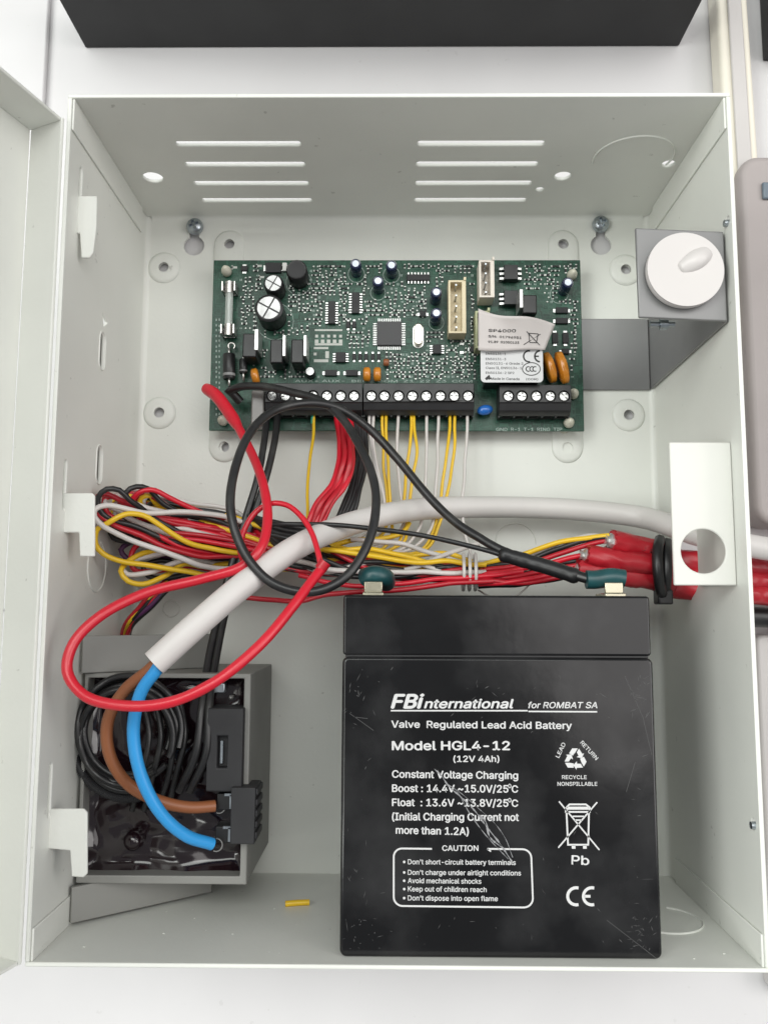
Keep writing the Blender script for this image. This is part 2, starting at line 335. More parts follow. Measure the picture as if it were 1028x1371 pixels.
for h in slots:
    G().box(-W2-T-1.2, -W2-T-.1, h[1]-8, h[1]+8, h[2]-4, h[2]+4).build('slot_shade', SLOT_SHADE, cab)  # added plate behind the slot, its dark colour imitates the shaded gap
    G().tube([(-W2+.05, y_, z_) for y_, z_ in obl(h[1], h[2], 14.0, 6.0)+[obl(h[1], h[2], 14.0, 6.0)[0]]], .3, 6).build('slot_rim', BOX, cab, sharp=60)
p = at(130, 758, x=-W2)
G().tube([(-W2+.05, p[1]+9*math.cos(a), p[2]+9*math.sin(a)) for a in np.linspace(0.2, math.pi*1.9, 34)], 0.35, 6).build('knockout_ring', BOX, cab, sharp=60)
cut = G().prism(circ(118, 32, 12.5, 32), W2-2, W2+4, 'x')
for q in ((973, 296), (1008, 1103)):
    h = at(*q, x=W2); cut.prism(circ(h[1], h[2], 1.5, 14), W2-2, W2+4, 'x')
G().box(W2, W2+T, 0, H, 0, D).build('side_wall', BOX, cab, cut=cut, bevel=0.4)
for q in ((972, 299), (1008, 1105)):
    h = at(*q, x=W2-.3); G().rings([((W2-1.2, h[1], h[2]), 0.6), ((W2-1.1, h[1], h[2]), 1.1), ((W2+1, h[1], h[2]), 1.2)], 14).build('rivet', SCREW, cab)
# folded flaps at the corners (thin sheet lapped over the side walls)
for sx in (-1, 1):
    x0, x1 = (-W2+0.02, -W2+0.75) if sx < 0 else (W2-0.75, W2-0.02)
    for y0, y1 in ((H-10.6, H-0.02), (0.02, 9.0)):
        G().box(x0, x1, y0, y1, 8.5, D-0.6).build('folded_flap', BOX, cab, bevel=0.25)
# fillets where the sheet bends (soft inner corners along the back)
for x0, x1, y0, y1 in ((-W2, -W2, 0, H), (W2, W2, 0, H)):
    s_ = 1 if x0 < 0 else -1
    g = G().prism([(x0, 0)]+[(x0+s_*(2.2-2.2*math.sin(a)), 2.2-2.2*math.cos(a)) for a in np.linspace(0, math.pi/2, 6)], y0+.1, y1-.1, 'y'); g.build('bend', BOX, cab, sharp=60)
G().prism([(H, 0)]+[(H-(2.0-2.0*math.sin(a)), 2.0-2.0*math.cos(a)) for a in np.linspace(0, math.pi/2, 6)], -W2+2.2, W2-2.2, 'x').build('bend', BOX, cab, sharp=60)
# --- hook tabs bent inward from the left wall
def hook(pts, z, th=1.1):
    P = [at(a, b, z=z) for a, b in pts]; poly = [(p[0], p[1]) for p in P]
    gg = G().prism(poly, z-th, z); ys = [p[1] for p in P]; return gg, P
for pts, z in ((((103, 262), (130, 262), (129, 305), (125, 338), (120, 345), (109, 345), (107, 312), (103, 312)), 74),
               (((84, 660), (124, 660), (127, 664), (127, 745), (107, 745), (106, 713), (84, 713)), 73),
               (((60, 1083), (112, 1083), (117, 1088), (117, 1170), (112, 1175), (96, 1174), (94, 1139), (60, 1136)), 73)):
    gg, P = hook(pts, z)
    gg.build('hook_tab', BOX, cab, bevel=0.35)
# --- white cover plate with a round hole, standing off the right wall
P = [at(*q, z=75) for q in ((895, 592), (979, 592), (988, 784), (902, 784))]
hc = at(941, 738, z=75)
cut = G().cyl((hc[0], hc[1], 60), (hc[0], hc[1], 90), 6.9, n=40)
x0 = (P[0][0]+P[3][0])/2; y1 = P[0][1]; y0 = P[2][1]
t = thing('cover_plate', 'white steel plate with a round hole fixed on the right wall', 'plate', (104, y0, 75))
G().box(x0, 104.9, y0, y1, 74, 75.2).build('front_face', mat('white_powder_coat', (0.66, 0.66, 0.62), 0.4, var=0.02, coat=.05), t, cut=cut, bevel=0.4)
G().box(103.6, 104.9, y0+.5, y1-.5, 46, 73.9).build('side_flange', MATS['white_powder_coat'], t, bevel=0.3)
# --- door, opened to the left
A0 = np.array([-107.9, 83.4]); B0 = np.array([-120.5, 77.5]); dr = np.array([-0.285, 0.958])
def dpan(y0, y1):
    L = 212
    d = thing('door', None, None, (A0[0], y0, A0[1])); d.parent = cab; d.location = conv((A0[0], y0, A0[1])); d.name = 'door'; ORG['door'] = (A0[0], y0, A0[1])
    nrm = np.array([-dr[1], dr[0]])
    def sheet(p, q, th, name, bv=0.4):
        v = (q-p)/np.linalg.norm(q-p); n_ = np.array([v[1], -v[0]])*th
        poly = [p, q, q-n_, p-n_]; G().prism([tuple(k) for k in poly], y0, y1, 'y').build(name, BOX, d, bevel=bv)
    sheet(A0, B0, 1.2, 'edge_flange'); sheet(B0+dr*.0, B0+dr*L, 1.2, 'face_sheet')
    for yy, nm in ((y1-1.2, 'end_flange'), (y0, 'end_flange')):
        poly = [A0+(B0-A0)*.03, B0, B0+dr*L, A0+dr*L]
        G().prism([tuple(k) for k in poly], yy+.02, yy+1.18, 'y').build(nm, BOX, d, bevel=0.3)
dpan(-1.0, 258.0)

# screws in the keyholes
def phillips(center, r, label, group=None):
    x, y, z = center
    t = thing('screw', label, 'screw', (x, y, z-4), group)
    cut = G().box(x-.6, x+.6, y-r*.62, y+r*.62, z+.3, z+4, M3=rot(0, 0, .4), c=(x, y, z)).box(x-r*.62, x+r*.62, y-.6, y+.6, z+.3, z+4, M3=rot(0, 0, .4), c=(x, y, z))
    G().rings([((x, y, z-1.2), r*1.05), ((x, y, z), r*1.05), ((x, y, z+.9), r*.92), ((x, y, z+1.6), r*.62), ((x, y, z+1.9), r*.3)], 24).build('head', SCREW, t, cut=cut)
    G().cyl((x, y, z-6), (x, y, z-1.1), r*.5, n=12).build('shank', SCREW, t)
s1 = at(260, 301, z=3); s2 = at(805, 298, z=3)
phillips((s1[0], s1[1], 2), 3.3, 'zinc cross head screw in the keyhole left above the circuit board')
phillips((s2[0], s2[1], 2), 3.3, 'zinc cross head screw in the keyhole right above the circuit board')

# ================================================================= grey bracket with white cap
br = thing('steel_bracket', 'grey U shaped steel bracket against the right cabinet wall', 'bracket', (104, 190, 0))
zb = 79
q = [at(850, 305, z=zb), at(979, 310, z=zb), at(982, 430, z=zb), at(855, 425, z=zb)]
G().hexa([(p[0] if p[0] < 104 else 104, p[1], zb-1.2) for p in q], [(p[0] if p[0] < 104 else 104, p[1], zb) for p in q]).build('front_plate', GSTEEL, br, bevel=0.4)
G().add([(104.6, 220, .2), (104.6, 190.5, .2), (104.6, q[2][1], zb-1.3), (104.6, q[1][1], zb-1.3), (103.4, 220, .2), (103.4, 190.5, .2), (103.4, q[2][1], zb-1.3), (103.4, q[1][1], zb-1.3)],
        [(0,1,2,3),(7,6,5,4),(0,4,5,1),(1,5,6,2),(2,6,7,3),(3,7,4,0)]).build('side_web', GSTEEL, br, bevel=0.3)
G().box(74.5, 103.3, 190, 220, 0.2, 1.4).build('back_plate', GSTEEL, br, bevel=0.3)
n_ = at(886, 434, z=70)
cp = thing('plastic_button', 'round white plastic button with a nub on the grey bracket', 'button', (90, 209, zb))
c0 = at(917, 361, z=zb+3)
G().rings([((c0[0], c0[1], zb), 11.6), ((c0[0], c0[1], zb+1), 12.0), ((c0[0], c0[1], zb+2.4), 12.0), ((c0[0], c0[1], zb+3.1), 11.7), ((c0[0], c0[1], zb+3.4), 12.0), ((c0[0], c0[1], zb+3.35), 9.0), ((c0[0], c0[1], zb+3.2), 4), ((c0[0], c0[1], zb+3.15), 0.4)], 56).build('disc', WHT, cp, sharp=70)
P = spline([(c0[0]-1.5, c0[1]+.5, zb+1.2), (c0[0]+1.5, c0[1]+2, zb+1.7), (c0[0]+4.5, c0[1]+3.8, zb+1.75), (c0[0]+6.8, c0[1]+5.4, zb+.9)], 1)
G().tube(P, [1.6+1.9*math.sin(math.pi*min(1, .15+i/len(P)*.6)) for i in range(len(P))], 16).build('nub', WHT, cp, sharp=80)
G().rings([((n_[0]-4, n_[1], 70), 1.0), ((n_[0]-1, n_[1], 70), 1.0), ((n_[0]-.9, n_[1], 70), 1.9), ((n_[0]+1.5, n_[1], 70), 1.9), ((n_[0]+1.6, n_[1], 70), .9), ((n_[0]+4, n_[1], 70), .9)], 14).build('bolt', SCREW, br)

# ================================================================= battery
bx0, bx1, byt, bys, bz0, bz1 = -16.4, 77.5, 105.3, 87.0, 5.0, 78.0
bat = thing('battery', 'black sealed lead acid battery with white lettering standing on the cabinet floor', 'battery', ((bx0+bx1)/2, 0.2, 41))
G().prism(rrect(bx0, bx1, -0.6+.65, bys-.35, 2.0, 5), bz0, bz1).build('case', BATT, bat, bevel=0.9, seg=3)
G().prism(rrect(bx0+.1, bx1-.3, bys+.1, byt, 1.0, 3), bz0+.5, bz1-.5).build('lid', BATT, bat, bevel=0.7, seg=3)
G().box(bx0+.9, bx1-1.2, bys-.5, bys+.3, bz0+1, bz1-1).build('seam', BLKP, bat)
for xx in (500, 818):
    p = at(xx, 785, z=66)
    t = G().box(p[0]-3.3, p[0]+3.3, byt-.3, byt+1.0, 58, 71).box(p[0]-2.9, p[0]+2.9, byt+.9, byt+4.4, 68.2, 69.4)
    t.build('terminal', BRASS, bat, bevel=0.3)
zt = bz1+0.04
T_ = lambda s, a, b, h, **k: text(bat, s, a, b, h, zt, INK, **k)
T_('FBi', (524, 948), (567, 948), 24, bold=.035, shear=.25)
T_('nternational', (568, 948), (687, 948), 15.5, bold=.03, shear=.22)
T_('for ROMBAT SA', (707, 948), (799, 948), 10.5, bold=.018, shear=.2)
T_('Valve  Regulated Lead Acid Battery', (524, 974), (765, 976), 12, bold=.022)
T_('Model HGL4-12', (525, 1004), (682, 1004), 15, bold=.028)
T_('(12V 4Ah)', (607, 1020), (668, 1020), 10.5, bold=.022)
T_('Constant Voltage Charging', (525, 1041), (693, 1043), 12.5, bold=.022)
T_('Boost : 14.4V ~15.0V/25', (525, 1060), (680, 1061), 12.5, bold=.022)
T_('0', (680, 1055), (684, 1055), 7, bold=.02); T_('C', (685, 1061), (693, 1061), 12, bold=.022)
T_('Float  : 13.6V ~13.8V/25', (525, 1079), (680, 1080), 12.5, bold=.022)
T_('0', (680, 1074), (684, 1074), 7, bold=.02); T_('C', (685, 1080), (693, 1080), 12, bold=.022)
T_('(Initial Charging Current not', (525, 1098), (694, 1099), 12.5, bold=.022)
T_('more than 1.2A)', (530, 1116), (627, 1118), 12.5, bold=.022)
T_('CAUTION', (592, 1139), (640, 1139), 9, bold=.02)
for k, (s, xe) in enumerate((("Don't short-circuit battery terminals", 690), ("Don't charge under airtight conditions", 697), ("Avoid mechanical shocks", 644), ("Keep out of children reach", 651), ("Don't dispose into open flame", 666))):
    y = 1157+k*12.1; y += (0, 2, 1, 0, 0)[k]
    T_(s, (546, y), (xe, y+1), 8.2, bold=.016)
    p = at(541, y-3, z=zt); G().cyl((p[0], p[1], zt-.01), (p[0], p[1], zt+.02), .38, n=10).build('printed_bullet', INK, bat)
def inkline(pts, wd, name='printed_line', parent=bat, z=zt, m=INK):
    P = [at(a, b, z=z) for a, b in pts]; P = [P[0]]+[q for p_, q in zip(P, P[1:]) if np.linalg.norm(q-p_) > .02]; gg = G(); n = len(P)
    closed = np.linalg.norm(P[0]-P[-1]) < .02; U = [(P[i+1]-P[i])/np.linalg.norm(P[i+1]-P[i]) for i in range(n-1)]; vs = []
    for i in range(n):
        a = U[i-1] if i > 0 else (U[-1] if closed else U[0]); b = U[i] if i < n-1 else (U[0] if closed else U[-1])
        t = a+b; L_ = np.linalg.norm(t); t = t/L_ if L_ > 1e-3 else a; c_ = max(.5, float(np.dot(t, a)))
        v = np.array([-t[1], t[0], 0])*wd/2/c_; vs += [P[i]-v, P[i]+v]
    gg.add(vs, [(2*i, 2*i+2, 2*i+3, 2*i+1) for i in range(n-1)])
    return gg.build(name, m, parent, sharp=0)
inkline([(523, 951.5), (706, 951.5)], .42); inkline([(707, 952.5), (799, 953)], .42)
r = 10
def arcpx(cx, cy, r, a0, a1, n=7): return [(cx+r*math.cos(math.radians(a)), cy-r*math.sin(math.radians(a))) for a in np.linspace(a0, a1, n)]
inkline([(578, 1136.5)]+arcpx(538, 1147, 11, 90, 180)+arcpx(539, 1201, 12, 180, 270)+[(620, 1214)]+arcpx(701, 1203, 12, 270, 360)+arcpx(699, 1149, 12, 0, 90)+[(652, 1136.5)], .5, 'printed_frame')
inkline([(652, 1136.5), (657, 1140)], .42)
# recycling mark
def inkpoly(polys, name): 
    gg = G()
    for poly in polys: gg.add([at(a, b, z=zt) for a, b in poly], [tuple(range(len(poly)))])
    return gg.build(name, INK, bat, sharp=0)
rc = []
for k in range(3):
    a = math.radians(120*k)
    def R_(x, y): return (770+(x*math.cos(a)-y*math.sin(a)), 1016.5+(x*math.sin(a)+y*math.cos(a)))
    rc.append([R_(*q) for q in ((-8.5, -8), (-4.5, -14.5), (3.0, -14.5), (0, -9.5), (-3.6, -5))])
    rc.append([R_(*q) for q in ((1.8, -9.2), (4.6, -14.3), (9.2, -7.2), (11.5, -8), (8.4, -1.4), (1.4, -3), (4.2, -4.6))])
inkpoly(rc, 'recycling_mark')
T_('LEAD', (748, 1015), (757, 996), 7, bold=.012); T_('RETURN', (776, 995), (797, 1018), 7, bold=.012)
T_('RECYCLE', (752, 1043), (785, 1043), 6.5, bold=.015); T_('NONSPILLABLE', (746, 1052), (799, 1052), 6.5, bold=.015)
# crossed bin
inkline([(758, 1081), (762, 1077), (784, 1077), (789, 1081), (789, 1087), (757, 1087), (757, 1081)], .5, 'crossed_bin_mark')
inkpoly([[(759, 1080), (787, 1080), (788, 1084), (758, 1084)]], 'crossed_bin_lid')
inkline([(758, 1087), (760, 1131), (787, 1131), (788, 1087)], .5, 'crossed_bin_mark'); inkline([(748, 1073), (802, 1138)], .42, 'crossed_bin_mark'); inkline([(799, 1074), (747, 1135)], .42, 'crossed_bin_mark')
inkline([(766, 1093), (781, 1093)], .4, 'crossed_bin_mark'); inkline([(769, 1098), (778, 1098)], .4, 'crossed_bin_mark'); inkline([(765, 1134), (770, 1134)], 1.0, 'crossed_bin_mark'); inkline([(780, 1134), (785, 1134)], 1.0, 'crossed_bin_mark')
T_('Pb', (765, 1157), (788, 1158), 15, bold=.02)
inkline(arcpx(771, 1200, 11.5, 75, 285, 14), .85, 'conformity_mark'); inkline(arcpx(792, 1200, 11.5, 75, 285, 14), .85, 'conformity_mark'); inkline([(782, 1200), (790, 1200)], .8, 'conformity_mark')
# scratches in the case, and the crumpled scrape through the lettering
SCR = mat('scuffed_plastic', (0.055, 0.055, 0.055), 0.4); SCR2 = mat('raised_film_edge', (0.30, 0.30, 0.31), 0.3)
gg = G()
for k in range(170):
    side = random.random()
    x = random.choice([random.uniform(458, 500), random.uniform(845, 880), random.uniform(470, 870)]); y = random.choice([random.uniform(1225, 1275), random.uniform(890, 1270), random.uniform(900, 960)])
    an = random.uniform(0, math.pi); L = random.uniform(2, 11)*(1 if random.random() < .9 else 2.0); wd = random.uniform(.05, .16)
    a = at(x, y, z=zt-.02); b = at(x+L*math.cos(an), y+L*math.sin(an), z=zt-.02)
    if b[0] > bx1-1.5 or b[1] < 2 or a[0] < bx0+1.3: continue
    u = (b-a)/np.linalg.norm(b-a); v = np.array([-u[1], u[0], 0])*wd; gg.add([a, (a+b)/2+v, b, (a+b)/2-v], [(0,1,2,3)])
for pts in (((812, 1232), (878, 1283)), ((836, 905), (860, 960)), ((860, 960), (872, 1010)), ((850, 1020), (838, 1060)), ((468, 955), (500, 978)), ((474, 960), (492, 962))):
    a, b = at(*pts[0], z=zt-.02), at(*pts[1], z=zt-.02); u = (b-a)/np.linalg.norm(b-a); v = np.array([-u[1], u[0], 0])*.09; gg.add([a-v, b-v, b+v, a+v], [(0,1,2,3)])
gg.build('scratches', SCR, bat, kind='stuff', sharp=0)
gg = G()
for pts, wd in ((((581, 1029), (592, 1040), (600, 1052), (618, 1068), (635, 1085), (652, 1108), (668, 1128), (684, 1152)), .55), (((608, 1055), (622, 1066), (640, 1082), (660, 1100), (676, 1122), (686, 1148)), .22), (((600, 1050), (612, 1060), (628, 1088), (650, 1118), (680, 1150)), .3), (((640, 1090), (650, 1100), (655, 1120), (672, 1135)), .7)):
    P = spline([at(a, b, z=zt+.05) for a, b in pts], 1.0)
    for i in range(len(P)-1):
        a, b = P[i], P[i+1]; u = (b-a)/np.linalg.norm(b-a); v = np.array([-u[1], u[0], 0]); w1 = wd*abs(math.sin(i*.9))*random.uniform(.3, 1)+.05; w2 = wd*abs(math.sin((i+1)*.9))*.8+.05
        w1 *= .55; w2 *= .55; gg.add([a-v*w1, b-v*w2, b+v*w2+(0, 0, .15), a+v*w1+(0, 0, .15)], [(0,1,2,3)])
gg.build('film_crease', SCR2, bat, sharp=0)

# ================================================================= transformer block
tr = thing('transformer', 'grey boxed transformer with glossy black resin in the lower left corner', 'transformer', (-78, 1, 20))
X0, X1, Y0, Y1, Z1 = -103.6, -48.2, 12.2, 79.5, 53.0
def taper(x0, x1, y0, y1, z0, z1, k=0.0): return G().box(x0, x1, y0, y1, z0, z1)
wl = 2.2
cut = G().box(X0+1.2, X1-2.2, Y0+2.6, Y1-1.6, 40, 60)
G().box(X0, X1, Y0, Y1, 4, Z1).build('housing', THOUS, tr, cut=cut, bevel=0.4)
for y_, ya, yb in ((0, 1.0, 12.1), (1, 79.6, 91.8)):
    G().hexa([(-104.4, ya, 55), (-66, ya, 24), (-66, yb, 24), (-104.4, yb, 55)], [(-103.4, ya, 56.5), (-65, ya, 25.5), (-65, yb, 25.5), (-103.4, yb, 56.5)]).build('mounting_plate', THOUS, tr, bevel=0.3)
# resin with real waves
gg = G(); nx, ny = 44, 54
rx0, rx1, ry0, ry1 = X0+1.1, X1-2.1, Y0+2.5, Y1-1.5
from mathutils import noise as mn
for j in range(ny+1):
    for i in range(nx+1):
        x = rx0+(rx1-rx0)*i/nx; y = ry0+(ry1-ry0)*j/ny
        e = min(i, nx-i, j, ny-j)
        gg.v.append((x, y, 45.5+1.7*mn.noise(Vector((x*.08, y*.13, 1)))+.35*mn.noise(Vector((x*.2, y*.25, 5)))+(1.6 if e == 0 else .7 if e == 1 else 0)))
gg.f = [(j*(nx+1)+i, j*(nx+1)+i+1, (j+1)*(nx+1)+i+1, (j+1)*(nx+1)+i) for j in range(ny) for i in range(nx)]
gg.build('resin_fill', RESIN, tr, sharp=80)
# fuse holder and terminal block on the right of the opening
a = at(279, 948, z=56); b = at(326, 1060, z=56); b[0] = -51.0
cut = G().box(at(291, 1000, z=56)[0], at(305, 1000, z=56)[0], at(300, 1028, z=56)[1], at(300, 985, z=56)[1], 53, 60)
G().box(a[0], X1-1.6, b[1], a[1], 44, 56.5).build('fuse_holder', BLKM, tr, cut=cut, bevel=0.4)
p = at(298, 1006, z=53); G().box(p[0]-.4, p[0]+.4, p[1]-3.6, p[1]+3.6, 52.5, 54.5).build('fuse_wire_clip', SCREW, tr)
p = at(291, 923, z=50); G().box(p[0]-2.5, p[0]+2.5, p[1]-1.2, p[1]+2, 46, 50).build('solder_tag', SCREW, tr, bevel=.3)
p = at(309, 934, z=50); G().rings([((p[0], p[1], 46), .6), ((p[0], p[1], 49.6), .8), ((p[0], p[1], 50.1), .3)], 12).build('solder_blob', NICKEL, tr)
a = at(310, 1054, z=58); b = at(341, 1130, z=58)
gg = G().box(a[0], b[0], b[1], a[1], 46, 58.5)
for k in range(5): gg.box(b[0]-.1, b[0]+.7, b[1]+1.5+k*3.4, b[1]+3.6+k*3.4, 47, 58)
gg.build('terminal_block', BLKM, tr, bevel=0.3)
for q in ((300, 1074), (298, 1118)):
    p = at(*q, z=54); G().box(p[0]-2.4, p[0]+2.4, p[1]-2.6, p[1]+2.6, 46, 53.6).build('terminal_cell', BLKP, tr, bevel=.3)
    gg = G().box(p[0]+.2, p[0]+2.6, p[1]+2.0, p[1]+2.8, 53, 54.4).box(p[0]+1.9, p[0]+2.6, p[1]-2, p[1]+2.4, 53, 54.4); gg.build('terminal_clip', SCREW, tr)
# wound black winding leads
for k in range(7):
    cxp, cyp = 172+random.uniform(-5, 5), 982+random.uniform(-6, 8); rx, ry = random.uniform(56, 72), random.uniform(58, 78)
    pts = [(cxp+rx*math.cos(a), cyp-ry*math.sin(a), 50+k*.9+random.uniform(-1, 1)) for a in np.linspace(math.radians(-30+random.uniform(-20, 20)), math.radians(290+random.uniform(-20, 30)), 16)]
    wire('winding_lead', pts, 1.15, BLK, parent=tr, n=8)
# ridged sleeve
pts = [(172+76*math.cos(a), 985-84*math.sin(a), 52) for a in np.linspace(math.radians(175), math.radians(290), 60)]
P = spline(px(pts), .5); gg = G().tube(P, [1.25+.3*(i % 2) for i in range(len(P))], 10); gg.build('ribbed_sleeve', BLKM, tr, sharp=80)
for xx in (192, 208, 224, 240):
    wire('winding_lead', [(xx, 935, 50), (xx+8, 985, 53), (xx-2+random.uniform(-6, 10), 1040, 52), (xx-15, 1085, 49)], 1.0, BLK, parent=tr)
gg = G()
p = at(176, 1128, z=50); gg.rings([((p[0], p[1], 45), 3.4), ((p[0], p[1], 48.5), 3.1), ((p[0], p[1], 50), 2.0), ((p[0], p[1], 50.4), .6)], 18); gg.build('resin_bulge', RESIN, tr, sharp=80)

# ================================================================= circuit board
pcb = thing('circuit_board', 'green circuit board crowded with components on the back of the cabinet', 'circuit board', (0, 171.5, 4))
BZ = 9.6
qb = [at(290, 349, z=BZ), at(778, 353, z=BZ), at(779, 579, z=BZ), at(280, 572, z=BZ)]
px0, px1, py0, py1 = -74.2, 74.2, 171.2, 241.6
G().box(px0, px1, py0, py1, 8, BZ).build('board', PCB, pcb, bevel=0.15)
pb = lambda a, b, z=BZ: at(a, b, z=z)
# nylon standoffs
for q in ((301, 358), (768, 363), (296, 560), (770, 524), (764, 563)):
    p = pb(*q, 15); b0 = pb(*q, 12)
    x, y = min(max(p[0], px0+3), px1-3), p[1]
    G().rings([((x, y, 1), 2.2), ((x, y, 7.9), 2.2), ((x, y, 8), 1.5), ((x, y, 10), 1.6), ((x, y, 10.5), 2.1), ((x, y, 12.5), 1.9), ((x, y, 15), .9), ((x, y, 15.4), .3)], 14).build('standoff', NYLON, pcb, sharp=60)
def cap(q, rpx, h, sleeve, top=ALU, cross=False, name='capacitor', topf=.92):
    z = BZ+h; p = at(*q, z=z); r = rpx/F_PX*(CAM[2]-z)
    o = G().rings([((p[0], p[1], BZ), r*1.12), ((p[0], p[1], BZ+.6), r*1.12), ((p[0], p[1], BZ+1.2), r*1.06), ((p[0], p[1], BZ+1.8), r*1.14), ((p[0], p[1], z-.5), r*1.14), ((p[0], p[1], z), r*1.0), ((p[0], p[1], z-.05), r*.93)], 26).build(name, sleeve, pcb, origin=(p[0], p[1], BZ), sharp=50)
    gg = G().cyl((p[0], p[1], z-.6), (p[0], p[1], z+.08), r*topf, n=26)
    cut = None
    if cross:
        cut = G().box(p[0]-r, p[0]+r, p[1]-.14*r/2, p[1]+.14*r/2, z-.3, z+1, M3=rot(0, 0, -.5), c=(p[0], p[1], z)).box(p[0]-.14*r/2, p[0]+.14*r/2, p[1]-r, p[1]+r, z-.3, z+1, M3=rot(0, 0, -.5), c=(p[0], p[1], z))
    gg.build('cap_top', mat('dull_can_top', (.44, .44, .44), .38, metal=.8, var=.25, vscale=14) if top is ALU else top, o, cut=cut)
cap((360, 412), 17.3, 12, BLKP, cross=True); cap((366, 379), 12.0, 9.5, BLKP, cross=True); cap((397, 361), 13.0, 10, BLKP, BLKM)
for q in ((476, 353), (524, 355), (506, 376), (584, 391), (584, 419), (760, 378)): cap(q, 7.0, 9, NAVY, mat('pale_can_top', (.50, .54, .62), .35, metal=.5, var=.2, vscale=20), topf=.66)
cap((415, 497), 6.0, 5, BLKP)
def ring(q, rp, z=BZ+.03):
    inkline([(q[0]+rp*math.cos(a), q[1]+rp*math.sin(a)) for a in np.linspace(0, 2*math.pi, 22)], .22, 'printed_circle', pcb, z, SILK)
for q, rp in (((477, 367), 11), ((524, 368), 11), ((506, 392), 10), ((584, 432), 10), ((748, 394), 12), ((400, 378), 17), ((368, 430), 25)): ring(q, rp)
def chip(q, wpx, hpx, npins, side, h=1.8, name='chip', m=BLKM, plen=1.1):
    p = at(*q, z=BZ+h); k = (CAM[2]-BZ-h)/F_PX; w_, h_ = wpx*k/2, hpx*k/2
    o = G().box(p[0]-w_, p[0]+w_, p[1]-h_, p[1]+h_, BZ+.25, BZ+h).build(name, m, pcb, origin=(p[0], p[1], BZ), bevel=.15)
    L = 2*(h_ if side == 'x' else w_); pw = L/npins*.45
    for i in range(npins):
        t = -L/2+L*(i+.5)/npins
        for s_ in (-1, 1):
            gg = G()
            if side == 'x':
                xa = s_*w_; gg.box(*sorted((xa, xa+s_*plen*.4)), t-pw/2, t+pw/2, BZ+h*.45, BZ+h*.6).box(*sorted((xa+s_*plen*.35, xa+s_*plen)), t-pw/2, t+pw/2, BZ+.05, BZ+h*.55)
            else:
                ya = s_*h_; gg.box(t-pw/2, t+pw/2, *sorted((ya, ya+s_*plen*.4)), BZ+h*.45, BZ+h*.6).box(t-pw/2, t+pw/2, *sorted((ya+s_*plen*.35, ya+s_*plen)), BZ+.05, BZ+h*.55)
            gg.v = [(v[0]+p[0], v[1]+p[1], v[2]) for v in gg.v]; gg.build('pin', ALU, o, sharp=0)
    return o
chip((444, 418), 10, 32, 9, 'x'); chip((476, 405), 11, 30, 8, 'x'); chip((560, 371), 32, 8.5, 7, 'y'); chip((456, 478), 14, 14, 4, 'x'); chip((585, 467), 12, 13, 4, 'x')
chip((684, 364), 19, 21, 3, 'x', h=4, m=BLKP, plen=1.7); chip((684, 398), 19, 20, 3, 'x', h=4, m=BLKP, plen=1.7)
# quad flat package
p = at(521, 446, z=BZ+1.8); w_ = 17*(CAM[2]-BZ)/F_PX
qf = G().box(p[0]-w_, p[0]+w_, p[1]-w_, p[1]+w_, BZ+.2, BZ+1.8).build('processor', mat('processor_epoxy', (.045, .045, .048), .5), pcb, origin=(p[0], p[1], BZ), bevel=.2)
gg = G()
for i in range(13):
    t = -w_*.88+2*w_*.88*i/12
    for s_ in (-1, 1):
        gg.box(p[0]+t-.14, p[0]+t+.14, *sorted((p[1]+s_*w_, p[1]+s_*(w_+1.5))), BZ+.1, BZ+.6); gg.box(*sorted((p[0]+s_*w_, p[0]+s_*(w_+1.5))), p[1]+t-.14, p[1]+t+.14, BZ+.1, BZ+.6)
gg.build('pins', ALU, qf, kind='stuff', sharp=0)
# power transistors with metal tabs
def to220(q, wpx, hpx, tab, tw, th, name='power_transistor'):
    z = BZ+12; k = (CAM[2]-z)/F_PX; p = at(*q, z=z)
    o = G().box(p[0]-wpx*k/2, p[0]+wpx*k/2, p[1]-hpx*k/2, p[1]+hpx*k/2, BZ+1.5, z).build(name, BLKP, pcb, origin=(p[0], p[1], BZ), bevel=.5)
    p = at(*tab, z=z); G().box(p[0]-tw*k/2, p[0]+tw*k/2, p[1]-th*k/2, p[1]+th*k/2, BZ+2, z+.4).build('metal_tab', ALU, o, bevel=.2)
to220((334, 462), 19, 34, (343.5, 455), 5.5, 30); to220((370, 470), 17, 34, (380.5, 463), 4.5, 30); to220((398, 470), 17, 34, (408.5, 463), 4.5, 30)
to220((709, 407), 20, 27, (697.5, 400), 5, 27)
# crystal
p = at(560, 447, z=BZ+3.5); k = (CAM[2]-BZ-3.5)/F_PX
o = G().prism(rrect(p[0]-7.5*k, p[0]+7.5*k, p[1]-17*k, p[1]+17*k, 7.4*k), BZ, BZ+.7).build('crystal', ALU, pcb, origin=(p[0], p[1], BZ))
G().prism(rrect(p[0]-6*k, p[0]+6*k, p[1]-15*k, p[1]+15*k, 5.9*k), BZ+.6, BZ+3.5).build('crystal_can', mat('warm_nickel', (.80, .74, .62), .3, metal=.7), o, bevel=.5, seg=3)
